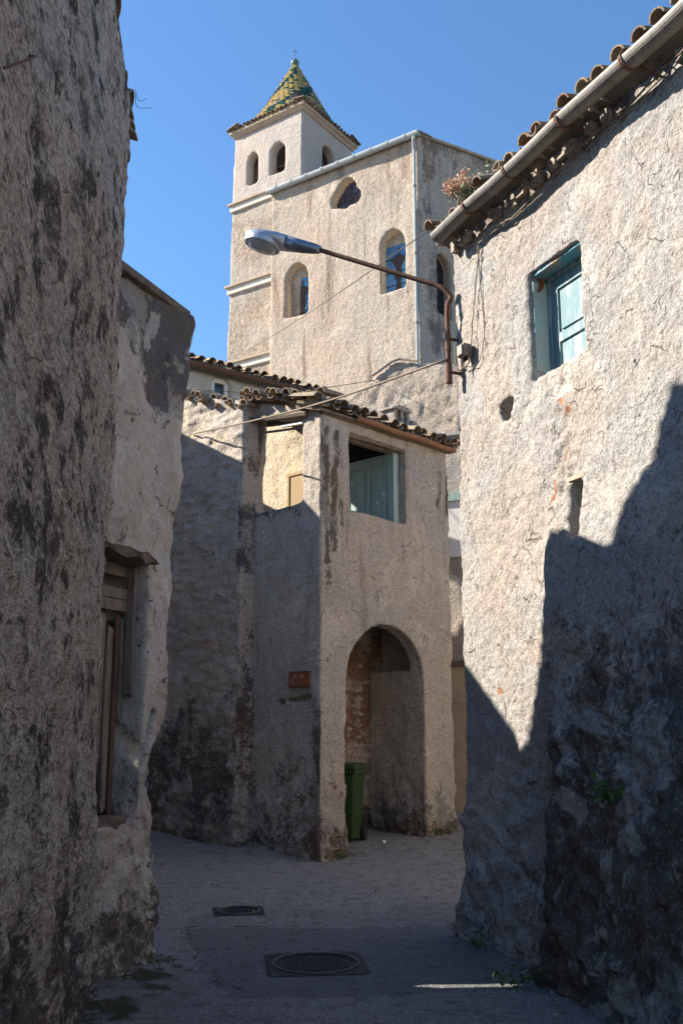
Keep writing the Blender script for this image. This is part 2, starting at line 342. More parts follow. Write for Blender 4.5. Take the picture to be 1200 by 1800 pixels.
# ------------------------------------------------------------------ ground
def gz(x, y): return np.maximum(0, (np.asarray(y)-11.4))*.07*(1-sstep(18, 26, np.asarray(y)))+sstep(18, 26, np.asarray(y))*1.2
def make_ground():
    xs = np.concatenate([[-900, -300, -100, -40, -15, -7], np.arange(-4, -1.6, .05), np.arange(-1.6, 1.601, .025), np.arange(1.65, 4.01, .05), [7, 15, 40, 100, 300, 900]])
    ys = np.concatenate([[-900, -200, -50, -10, -2, 2], np.arange(3.5, 5.4, .05), np.arange(5.4, 9.2, .025), np.arange(9.2, 15.01, .05), [17, 20, 26, 40, 80, 200, 900]])
    X, Y = np.meshgrid(xs, ys); x = X.ravel(); y = Y.ravel(); P = np.stack([x, y, 0*x], 1)
    near = (np.abs(x) < 4.1)*(y > 3.4)*(y < 15.1)
    z = gz(x, y)+near*(fbm(P, 1.0, 2)*.035+fbm(P, 9, 2, 4)*.003)
    cut = near*np.clip(line(x, y+fbm(P, 6, 2, 60)*.03, -1.25, 8.27, -.35, 8.33, .022)*.8+line(x+fbm(P, 5, 2, 61)*.12, y, -1.22, 8.2, -.95, 7.0, .02)*.7+line(x+fbm(P, 5, 2, 61)*.12, y, -.95, 7.0, -.6, 6.35, .02)*.7, 0, 1)
    patch = near*sstep(0, .1, x-(-1.33+(8.25-y)*.28)+fbm(P, 3, 2, 9)*.12)*sstep(0, .08, 8.3+.06*x-y+fbm(P, 2, 2, 3)*.06)*sstep(6.25, 6.4, y+fbm(P, 2.5, 2, 5)*.3-x*.1)
    conc = near*np.clip(sstep(8.7, 9.6, y+fbm(P, 1.2, 3, 8)*1.2)+blob(x, y, -.05, 5.9, .5, .5)+sstep(-.95, -1.3, x+.1*(y-7))*sstep(6.2, 7.2, y), 0, 1)
    moss = near*np.clip((blob(x, y, -1.32, 6.5, .42, 1.1)+blob(x, y, .95, 8.3, .3, .25)*.8)*(.8+fbm(P, 5, 4, 71)*1.5), 0, 1)
    z = z*(1-np.clip(blob(x, y, -.17, 7.06, .62, .6)*3+blob(x, y, -.89, 8.94, .45, .45)*3, 0, 1))-cut*.006
    me = bpy.data.meshes.new('road'); nx, ny = len(xs), len(ys); idx = np.arange(nx*ny).reshape(ny, nx)
    f = np.stack([idx[:-1, :-1], idx[:-1, 1:], idx[1:, 1:], idx[1:, :-1]], -1).reshape(-1, 4)
    me.from_pydata(np.stack([x, y, z], 1).tolist(), [], f.tolist())
    for k, v in (('dirt', cut), ('patch', patch), ('conc', conc), ('moss', moss)):
        a = me.attributes.new(k, 'FLOAT', 'POINT'); a.data.foreach_set('value', np.clip(v, 0, 1).astype('f'))
    g = M('worn_road'); n1 = g.noise(1.1, 7, .65); n2 = g.noise(7, 7, .7); n3 = g.noise(45, 4, .6); vs = g.ramp(g.vor(70), .1, .6)
    c = g.mix(g.ramp(n1, .35, .65), (.225, .222, .222), (.27, .265, .26)); c = g.mix(g.ramp(g.math('ADD', g.attr('conc'), g.math('MULTIPLY', g.math('SUBTRACT', n2, .5), .8)), .35, .7), c, (.29, .28, .27))
    c = g.mix(g.math('MULTIPLY', g.ramp(g.math('ADD', g.attr('patch'), g.math('MULTIPLY', g.math('SUBTRACT', n2, .5), .5)), .4, .6), .75), c, (.155, .157, .163))
    c = g.mix(g.math('MULTIPLY', g.ramp(n2, .5, .64), .55), c, (.085, .077, .07)); c = g.mix(g.math('MULTIPLY', g.ramp(n3, .51, .6), .6), c, (.07, .064, .06)); c = g.mix(g.math('MULTIPLY', g.ramp(n3, .45, .3), .35), c, (.26, .24, .22))
    lay = g.noise(1.0, 7, .7, g.scale((1.2, 5, 1)), .6); c = g.mix(g.math('MULTIPLY', g.ramp(lay, .55, .62), .18), c, (.085, .077, .07))
    c = g.mix(g.math('MULTIPLY', g.ramp(g.vor(38), .22, .1), .5), c, (.36, .33, .30))
    c = g.mix(g.ramp(g.math('ADD', g.attr('moss'), g.math('MULTIPLY', g.math('SUBTRACT', n2, .5), 1.1)), .4, .65), c, (.065, .066, .034))
    c = g.mix(g.ramp(g.math('ADD', g.attr('dirt'), g.math('MULTIPLY', g.math('SUBTRACT', n2, .5), .8)), .4, .7), c, (.02, .018, .016))
    h = g.math('ADD', g.math('MULTIPLY', n2, .016), g.math('MULTIPLY', n3, .012)); h = g.math('ADD', h, g.math('MULTIPLY', vs, .008))
    m = g.out(c, .9, .25, g.bump(h, 1, 1))
    link('road', me, m, kind='structure', smooth=True)
make_ground()

# ------------------------------------------------------------------ right house
RF = Frame((1.0, 8.0, 0), (.3999, -.9165, 0), (.9165, .3999, 0))     # u: towards the camera, v: into the house
EAVE = 5.82
def rq(px, py, v=0): return RF.on(px, py, v)
def build_right():
    t = thing('stone_house', 'tall rough plastered house on the right with a blue shuttered window and long grey gutter', 'house', RF.p(0, 0, 0))
    base = NB(); boxf(base, RF, 0, 4.2, 0, .45, -.4, EAVE)
    (ua, za), (ub, zb), (uc, zc), (ud, zd) = rq(930, 480), rq(1011, 423), rq(1030, 600), rq(934, 664)
    u0, u1, z0, z1 = (ua+ud)/2, (ub+uc)/2-.02, 4.13, (za+zb)/2
    win = NB(); quadsbm(win, [[RF.p(u, -.2, z) for u, z in ((u0-.02, z0-.03), (u1+.02, z0+.02), (u1+.02, z1), (u0-.02, z1+.01))], [RF.p(u, .6, z) for u, z in ((u0+.01, z0+.0), (u1-.0, z0+.02), (u1-.0, z1), (u0+.01, z1))]])
    su0, sz1 = rq(1003, 846); su1, sz0 = rq(1032, 945)
    slot = NB(); boxf(slot, RF, su0+.01, su1, -.2, .32, sz0, sz1)
    h = [rq(*p) for p in ((876, 716), (884, 704), (897, 694), (905, 700), (900, 722), (892, 742), (880, 738))]
    hole = NB(); prism(hole, RF, h, -.2, .2)
    hc = rq(1029, 596); hl = NB(); prism(hl, RF, [(hc[0]-.02, hc[1]-.06), (hc[0]+.03, hc[1]-.05), (hc[0]+.02, hc[1]+.07), (hc[0]-.015, hc[1]+.05)], -.2, .12)
    brk = [rq(*p) for p in ((985, 698), (990, 706), (983, 768), (996, 771), (997, 790), (994, 806), (977, 850), (979, 862), (974, 876), (940, 494), (1001, 720))]
    pal = [rq(1000, 655), rq(975, 665), rq(1015, 640), rq(1030, 632), rq(985, 690), rq(1040, 490), rq(1032, 470), rq(803, 545), rq(804, 575), rq(1000, 680), rq(906, 706), rq(1050, 640), rq(1190, 1545), rq(1205, 1565), rq(1040, 1480), rq(1130, 1180)]
    rub = (rq(985, 780), rq(1012, 640))
    def fn(co, no):
        u, v, z = uvz(RF, co); nv = no@np.array(RF.ey); fr = np.clip(-nv, 0, 1)*(v < .2)
        jag = fbm(co, 2.5, 3, 31)*.12
        butt = sstep(1.28, 1.46, u+jag+.07*(z-1.2))*np.clip((3.2-z)/3.2, 0, 1)**.8*(.33+.20*np.clip(u-1.4, 0, 2))
        foot = .12*np.clip((1.3-z)/1.3, 0, 1)**1.2*(u < 1.5)
        push = fbm(co, 1.3, 2, 3)*.045+fbm(co, 6, 2, 1)*.012+fbm(co, 19, 2, 2)*.016
        d1, d2, _ = worley(co, 5.5, 3)
        rough = np.clip(sstep(1.25, 1.5, u+jag)*sstep(2.6, 1.4, z)+sstep(1.7, .9, z+fbm(co, 2, 2, 8)*.6)*.8, 0, 1)
        push += rough*((.5-d1)*.09+fbm(co, 14, 3, 5)*.045)
        rb = blob(u, z, rub[0][0], rub[0][1]-.1, .2, .75); push += rb*fbm(co, 18, 3, 6)*.05
        st = fr*fbm(co, 5, 3, 77)*0
        back = np.clip(v/.3, 0, 1); push = push*(1-.6*back)
        vec = no*push[:, None]-np.array(RF.ey)[None]*(np.clip(butt+foot, 0, 1)*(1-back))[:, None]
        # ragged far corner
        vec += -np.array(RF.ex)[None]*((u < .02)*fbm(co, 4, 3, 21)*.05)[:, None]+np.array([-.035, 0, 0])[None]*(sstep(.5, .0, u)*np.clip((1.3-z)/1.3, 0, 1)*(1-back))[:, None]
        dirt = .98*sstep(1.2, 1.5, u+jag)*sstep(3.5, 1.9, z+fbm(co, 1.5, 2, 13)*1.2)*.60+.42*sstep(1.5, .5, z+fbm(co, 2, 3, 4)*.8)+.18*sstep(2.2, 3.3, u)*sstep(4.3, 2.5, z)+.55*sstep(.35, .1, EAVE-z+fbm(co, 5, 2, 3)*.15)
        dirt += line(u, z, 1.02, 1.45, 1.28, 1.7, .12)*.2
        br = np.zeros(len(co)); 
        for (a, b) in brk: br = np.maximum(br, blob(u, z, a, b, .042, .042))
        br = np.maximum(br, blob(u, z, *rq(880, 1215), .09, .05)*.8)
        pa = np.zeros(len(co))
        for (a, b) in pal: pa = np.maximum(pa, blob(u, z, a, b, .095, .075))
        return vec, {'dirt': dirt, 'brick': br, 'pale': pa}
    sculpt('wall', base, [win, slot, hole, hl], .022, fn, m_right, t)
    far = NB(); boxf(far, RF, 4.21, 18, .02, .45, -.4, EAVE); boxf(far, RF, .51, 18, 5.6, 6, -.4, EAVE+1.2); boxf(far, RF, 17.5, 18, .46, 5.59, -.4, EAVE)  # wall continued unseen behind the camera to bounce sunlight into the street
    obj('rear_wall', far, m_right, t)
    far = NB(); boxf(far, RF, .1, .5, .46, 6, -.4, EAVE-.1); obj('end_wall', far, m_bounce, t)  # unseen end wall, made pale to throw sunlight onto the arch face
    # window: frame, shutter leaf with raised panels, painted lintel and reveal
    wn = obj('window', (lambda b: (boxf(b, RF, u0-.03, u1+.03, .36, .40, z0-.03, z1+.03), b)[1])(NB()), m_dark, t)
    fb = NB()
    for (a, b_, c, d) in ((u0-.02, u0+.045, z0-.02, z1), (u1-.05, u1+.02, z0-.02, z1), (u0+.045, u1-.05, z1-.055, z1)): boxf(fb, RF, a, b_, .155, .225, c, d)
    obj('frame', fb, m_teal, wn, bevel=.006)
    sb = NB(); a0, a1, b0, b1 = u0+.048, u1-.053, z0-.01, z1-.058; wd = a1-a0
    boxf(sb, RF, a0, a1, .19, .215, b0, b1)
    for (s0, s1, e0, e1) in ((a0, a0+.075, b0, b1), (a1-.075, a1, b0, b1), (a0+.075, a1-.075, b1-.09, b1), (a0+.075, a1-.075, b0, b0+.08), (a0+.075, a1-.075, b0+.31, b0+.385)): boxf(sb, RF, s0, s1, .172, .189, e0, e1)
    for e0, e1 in ((b0+.10, b0+.29), (b0+.405, b1-.11)): boxf(sb, RF, a0+.10, a1-.10, .176, .189, e0, e1)
    obj('shutter', sb, m_teal, wn, bevel=.004)
    lb = NB(); boxf(lb, RF, u0-.05, u1+.05, .035, .34, z1-.022, z1+.03); obj('lintel', lb, m_tealsoft, wn, bevel=.005)
    rb = NB(); boxf(rb, RF, u0-.012, u0+.012, .03, .155, z0+.02, z1-.06); obj('reveal', rb, m_tealwash, wn, label='pale worn limewashed reveal', bevel=.003)
    kb = NB(); bu = u0+.012; prism_x(kb, RF, [(.09, z1-.03), (.13, z1-.03), (.125, z1-.10), (.085, z1-.14), (.06, z1-.145), (.08, z1-.09)], bu, bu+.004); obj('brick_patch', kb, m_redsign, wn)
    # tile over the slot
    tb = NB(); boxf(tb, RF, su0-.02, su1+.03, -.02, .25, sz1-.005, sz1+.022); obj('slot_lintel', tb, m_cornice, t, bevel=.004)
    # eaves: tile soffit, roof
    up = (RF.ey+V(0, 0, .33)).normalized()
    e0 = RF.p(.10, -.19, EAVE+.035); e1 = RF.p(4.6, -.19, EAVE+.035)
    roof = obj('roof', tilestrip(e0, e1, up, 3, .19, .44, .34, .072, 5, .02), m_tiles, t)
    rb = NB(); quadsbm(rb, [[RF.p(u, -.10, EAVE+.02), RF.p(u, 3, EAVE+1.04), RF.p(u, 3, EAVE+.9), RF.p(u, .0, EAVE-.04)] for u in (-.05, 18)]); obj('deck', rb, m_beam, roof)
    sf = tilestrip(RF.p(-.05, -.09, EAVE-.03), RF.p(4.6, -.09, EAVE-.03), (RF.ey+V(0, 0, .05)), 1, .16, .30, .3, .075, 9, .03, pans=False, lift=0)
    rnd = random.Random(4)
    
    for k in range(30):
        u = rnd.uniform(0, 4.2); boxf(sf, RF, u, u+rnd.uniform(.04, .10), -rnd.uniform(.02, .07), .1, EAVE-.11-rnd.uniform(0, .05), EAVE-.05)
    obj('eave_course', sf, m_stonewall, roof)
    # half-round gutter with brackets
    gb = NB(); r = .072; gu0, gu1 = RF.on(768, 414, -.215)[0], 4.9
    cz = EAVE-.02; cv = -.215
    def gp(u, a, rr): return RF.p(u, cv+rr*math.cos(a), cz+rr*math.sin(a)+.0)
    rings = []
    for k in range(11):
        u = gu0+(gu1-gu0)*k/10; A = [math.pi+math.pi*j/12 for j in range(13)]
        dz = V(0, 0, .012*math.sin(k*1.9))
        rings.append([gp(u, a, r)+dz for a in A]+[gp(u, a, r-.006)+dz for a in A[::-1]])
    quadsbm(gb, rings)
    quadsbm(gb, [[gp(gu0+.002, math.pi+math.pi*j/12, r-.004) for j in range(13)], [gp(gu0+.008, math.pi+math.pi*j/12, r-.004) for j in range(13)]])
    gut = obj('gutter', gb, m_zinc, t, smooth=False)
    for px in (826, 897, 992, 1107):
        uu = RF.on(px, 400-(px-826)*.9, cv)[0]
        bb = NB(); A = [math.pi*1.0+math.pi*j/10 for j in range(11)]
        quadsbm(bb, [[gp(uu+s, a, r+.004) for a in A]+[gp(uu+s, a, r+.010) for a in A[::-1]] for s in (-.014, .014)])
        tube(bb, [gp(uu, 2*math.pi-.3, r+.006), RF.p(uu+.02, -.07, cz-.06), RF.p(uu+.03, .05, cz-.085)], .009, 6)
        tube(bb, [gp(uu, math.pi, r+.005), RF.p(uu, cv-.04, cz+.06), RF.p(uu, cv+.05, cz+.075), gp(uu, 2*math.pi, r)], .007, 6)
        obj('bracket', bb, m_rust, gut)
    return t
right = build_right()

# ------------------------------------------------------------------ near left house
L1 = Frame((-1.54, 6.3, 0), (.1299, -.9915, 0), (-.9915, -.1299, 0))     # u: towards the camera, v: into the house
E1 = L1.onx(243, 200, 0)[1] if False else at_y(243, 195, 6.3).z
def build_left_near():
    t = thing('old_house', 'nearest house on the left, a tall wall of brown plaster blotched with dark lichen', 'house', L1.p(0, 0, 0))
    base = NB(); boxf(base, L1, 0, 4.6, 0, .5, -.4, E1)
    holes = []
    for px, py in ((193, 357), (128, 0)):
        u, z = L1.on(px, py); b = NB(); boxf(b, L1, u-.05, u+.05, -.1, .12, z-.05, z+.05); holes.append(b)
    def fn(co, no):
        u, v, z = uvz(L1, co); back = np.clip(v/.3, 0, 1)
        push = fbm(co, .9, 2, 3)*.06+fbm(co, (5, 3, 5), 3, 1)*.025+fbm(co, (20, 11, 20), 3, 2)*.018
        push += sstep(1.6, .6, z)*(fbm(co, 6, 3, 4)*.05+.05)
        push += fbm(co, (16, 9, 16), 2, 40)*.014
        vec = no*(push*(1-.6*back))[:, None]+np.array(L1.ex)[None]*((u < .03)*fbm(co, 3, 3, 21)*.035)[:, None]
        dirt = sstep(.02, .35, fbm(co, (4, 2.2, 4), 4, 51))*.6+.45*sstep(1.9, .6, z+fbm(co, 2, 2, 4)*.8)*sstep(0, 1.3, u)
        for (px, py, a, b, k) in ((75, 900, .25, .45, .6), (150, 700, .12, .3, .5), (40, 650, .2, .25, .5), (185, 620, .1, .25, .4), (120, 780, .12, .2, .4)):
            q = L1.on(px, py); dirt = np.maximum(dirt, blob(u, z, q[0], q[1], a, b)*k)
        q = L1.on(205, 560); pale = blob(u, z, q[0], q[1], .09, 1.0)*.5
        return vec, {'dirt': dirt, 'pale': pale*.55, 'brick': blob(u, z, *L1.on(195, 375), .04, .12)*.5}
    sculpt('wall', base, holes, .024, fn, m_near, t)
    far = NB(); boxf(far, L1, 4.61, 5.2, .02, .5, -.4, E1); boxf(far, L1, .05, .4, .51, 5, -.4, E1+.2); boxf(far, L1, .41, 5.2, 4.6, 5, -.4, E1+1); boxf(far, L1, 4.8, 5.2, .51, 4.59, -.4, E1)
    obj('rear_wall', far, m_near, t)
    up = (L1.ey+V(0, 0, .3)).normalized()
    roof = obj('roof', tilestrip(L1.p(.0, .05, E1+.0), L1.p(4.6, .07, E1+.0), up, 3, .24, .44, .34, .095, 21, .015), m_tiles, t)
    rb = NB(); quadsbm(rb, [[L1.p(u, .0, E1-.01), L1.p(u, 5, E1+1.45), L1.p(u, 5, E1+1.35), L1.p(u, .05, E1-.06)] for u in (0.02, 5.2)]); obj('deck', rb, m_beam, roof)
    # broken tile ends sticking out at the far corner of the roof
    cb = NB()
    for z, dx, w_ in ((E1-.02, .02, .08), (E1-.10, .035, .06), (E1-.19, .055, .08)):
        quadsbm(cb, [[L1.p(-.03, .1, z), L1.p(.16, .1, z), L1.p(.16, .1, z+.03), L1.p(-.03, .1, z+.03)], [L1.p(-.04, -dx, z-.03), L1.p(w_, -dx*.8, z-.04), L1.p(w_, -dx*.8, z-.015), L1.p(-.04, -dx, z)]])
    obj('corner_tile', cb, m_tiles, roof)
    # bent wire and rusty hook
    p = hit(243, 250, L1.p(0, 0, 0), L1.ey)
    wb = NB(); a = L1.p(-.01, -.02, p.z+.05); tube(wb, smoothpath([a, a+V(.03, 0, -.1), a+V(.09, 0, -.085)], 4), .002, 4); tube(wb, smoothpath([a+V(.005, 0, -.02), a+V(.02, 0, -.15), a+V(.13, 0, -.16)], 4), .002, 4); obj('wire', wb, m_cabledark, t)
    h = L1.on(48, 98); hb = NB(); q = L1.p(h[0], 0, h[1]); h2 = L1.on(-10, 118); tube(hb, [q+L1.ey*.1, q-L1.ey*.03, L1.p(h2[0]*.5+h[0]*.5, -.05, h2[1]*.5+h[1]*.5+.01), L1.p(h2[0], -.03, h2[1])], .0045, 6); obj('hook', hb, m_rust, t)
    return t
near = build_left_near()

# ------------------------------------------------------------------ second left house (with the plank door)
A2, B2 = V(-1.585, 6.3, 0), V(-1.27, 7.24, 0); d2 = (B2-A2).normalized()
L2 = Frame(B2, -d2, (-d2.y, d2.x, 0))                                     # u: towards the camera from the far end, v: into the house
def backproj(px, py, Xc):
    P = hit(px, py, RF.p(0, 0, 0), RF.ey); k = (Xc-P.x)/SUN.x; return P+SUN*k
def build_left_second():
    t = thing('old_house', 'second house on the left, pale cracked plaster, black stained top and a plank door', 'house', L2.p(0, 0, 0))
    zt0 = at_y(337, 556, 7.24).z; ulen = (B2-A2).length+.3
    zt1 = at_y(225, 470, 6.3).z
    base = NB(); prism(base, L2, [(0, -.4), (ulen, -.4), (ulen, zt1-.02), (0, zt0)], 0, .45)
    ud, zd = L2.on(262, 990); ub, zb = L2.on(180, 1450)
    door = NB(); prism(door, L2, [(ud, .95), (ulen+.2, .9), (ulen+.2, zd), (ud-.01, zd)], -.3, .30)
    slit = NB()
    SL = [V(.46, 6.42, 0), V(1.12, 6.475, 0), V(1.12, 6.545, 0), V(.46, 6.50, 0)]
    quadsbm(slit, [[p+SUN*k for p in SL] for k in (1.9, 4.6)])  # slit added so the sun lays a bright strip on the road
    def fn(co, no):
        u, v, z = uvz(L2, co); back = np.clip(v/.3, 0, 1)
        push = fbm(co, 1.4, 2, 3)*.05+fbm(co, 6, 3, 1)*.03+fbm(co, 22, 2, 2)*.012
        low = sstep(1.45, 1.25, z+fbm(co, 4, 2, 6)*.1)
        push += low*((.5-worley(co, 4.5, 9)[0])*.07+fbm(co, 12, 3, 5)*.04)
        kz = co[:, 2]/SUN.z; gx, gy = co[:, 0]-SUN.x*kz, co[:, 1]-SUN.y*kz
        free = 1-np.clip(1.6-np.maximum(np.abs(gx-.79)/.36, np.abs(gy-6.487)/.10), 0, 1)
        push *= free
        vec = no*(push*(1-.5*back))[:, None]
        ed = np.clip(1-u/.35, 0, 1)*free
        # leaning, ragged street corner with a notch at hip height
        lean = .05*np.clip((z-2.2)/2.5, 0, 1)-.03*np.exp(-((z-2.3)/.6)**2)+fbm(np.stack([0*z, 0*z, z], 1), 3.2, 4, 12)*.04
        notch = -.10*np.exp(-((z-1.30)/.16)**2)-.07*sstep(1.35, 1.25, z)+.05*sstep(.9, .4, z)
        vec += np.array([1.0, 0, 0])[None]*((lean+notch)*ed*(1-back))[:, None]+np.array(d2)[None]*(ed*(lean*.6+notch*.5))[:, None]
        dirt = sstep(3.55, 4.15, z+fbm(co, 2.5, 3, 41)*.7-.25*u)*.86+.3*low+.35*sstep(.7, .2, z)+np.clip(blob(u, z, ud-.13, 1.6, .07, .6), 0, 1)*.35
        crack = (np.abs(fbm(co, (3, 3, 1.6), 3, 61)) < .008)*.75*(z < 3.8)
        return vec, {'dirt': np.maximum(dirt, crack), 'pale': blob(u, z, .25, 2.9, .3, .9)*.5, 'brick': blob(u, z, .1, 2.6, .08, .08)*.3}
    sculpt('wall', base, [door, slit], .02, fn, m_second, t)
    cb = NB(); prism(cb, L2, [(-.04, zt0-.01), (ulen, zt1-.03), (ulen, zt1+.035), (-.04, zt0+.05)], -.05, .5); obj('coping', cb, m_beam, t, bevel=.01)
    # timber lintel, jamb and door
    lb = NB(); rings = []
    for k in range(9):
        u = ud-.10+k*(ulen-ud+.10)/8; j = random.uniform(-.028, .028); tp = min(1, .25+k*.4)
        rings.append([L2.p(u, -.085*tp+j, zd+.01+.035*tp+j), L2.p(u, .2, zd+.05), L2.p(u, .2, zd-.04), L2.p(u, -.07*tp+j*.7, zd+.005-.03*tp-j)])
    quadsbm(lb, rings); obj('lintel', lb, m_beam, t)
    dr = obj('door', (lambda b: (boxf(b, L2, ud+.03, ulen, .20, .24, .9, zd-.42), b)[1])(NB()), m_dark, t)
    rnd = random.Random(3); u = ud+.02; k = 0
    for wd, lo, hi in ((.075, .62, 0), (.06, .0, .02), (.085, .05, -.06), (.07, .35, .03), (.11, .02, 0), (.12, 0, 0)):
        pb = NB(); zz = (.98+lo+rnd.uniform(0, .05), zd-.40+hi); v = .145+rnd.uniform(-.03, .03)
        if u > ulen: break
        zm = zz[0]+(zz[1]-zz[0])*.5
        prism(pb, L2, [(u+.004, zz[0]), (u+wd*.5, zz[0]+rnd.uniform(-.06, .06)), (u+wd-.016, zz[0]+.03), (u+wd-.012, zm), (u+wd-.015, zz[1]), (u+.004, zz[1]-.02)], v, v+.03)
        obj('plank', pb, m_woodred if k in (1,) else m_wood, dr, bevel=.004); u += wd; k += 1
    for z, h in ((zd-.11, .085), (zd-.27, .075), (zd-.355, .08)):
        pb = NB(); prism(pb, L2, [(ud+.06, z), (ulen, z-.015), (ulen, z+h-.01), (ud+.06, z+h)], .13, .155); obj('crosspiece', pb, m_wood, dr, bevel=.004)
    jb = NB(); prism(jb, L2, [(ud+.02, zd-.95), (ud+.045, zd-.93), (ud+.065, zd-.04), (ud+.02, zd-.04)], .075, .14); obj('jamb', jb, m_wood, dr, bevel=.005)
    sb = NB(); prism(sb, L2, [(ud+.12, .90), (ulen, .90), (ulen, 1.0), (ud+.12, .99)], .02, .19); obj('sill', sb, m_beam, t, bevel=.01)
    # unseen gable added behind the house, outline shaped to cast the stepped shadow
    Xc = -2.9
    pts = [backproj(px, py, Xc) for px, py in ((1215, 655), (1172, 672), (1168, 690), (1140, 830), (1108, 980), (1042, 957), (980, 935), (962, 1040), (946, 1170), (925, 1290), (905, 1400))]
    yz = [(p.y, p.z) for p in pts]
    YZ = Frame((Xc, 0, 0), (0, 1, 0), (-1, 0, 0))
    gb = NB(); prism(gb, YZ, [(yz[0][0]-.6, -.3)]+[(yz[0][0]-.6, yz[0][1])]+yz+[(yz[-1][0]+.05, -.3)], 0, .35)
    hole = NB(); c_ = V(.79, 6.49, 0); quadsbm(hole, [[p+SUN*k for p in [V(c_.x+(q.x-c_.x)*1.4, c_.y+(q.y-c_.y)*5, 0) for q in SL]] for k in (3.0, 7.5)])  # opening that lets the sun reach the slit in the front wall
    sculpt('shadow_gable', gb, [hole], .035, lambda co, no: (fbm(co, 6, 2, 4)*.004, {}), m_second, t)
    return t
second = build_left_second()
def build_shadow_house():  # unseen house added as shadow caster, profile traced back from the shadow edge
    Xc = -4.0; a = backproj(905, 1285, Xc); b = backproj(810, 1155, Xc)
    print('alley', a, b)
    t = thing('old_house', 'unseen plain plastered house placed up the side alley to cast shadow across the street', 'house', (Xc, 10, 0))
    YZ = Frame((Xc, 0, 0), (0, 1, 0), (-1, 0, 0))
    prof = [(a.y-.25, -.3), (a.y-.25, a.z-.35), (a.y, a.z), (b.y, b.z), (10.6, 6.35), (11.6, 6.62), (12.2, 6.75), (12.6, 6.6), (12.9, 6.85), (17, 6.95), (17, -.3)]
    gb = NB(); prism(gb, YZ, prof, 0, .4); obj('wall', gb, m_second, t)
    rb = NB(); plan(rb, [(-9, a.y), (-4.4, a.y-.2), (-4.4, 17), (-9, 17)], -.3, 5.0); obj('rear_wall', rb, m_second, t)
build_shadow_house()

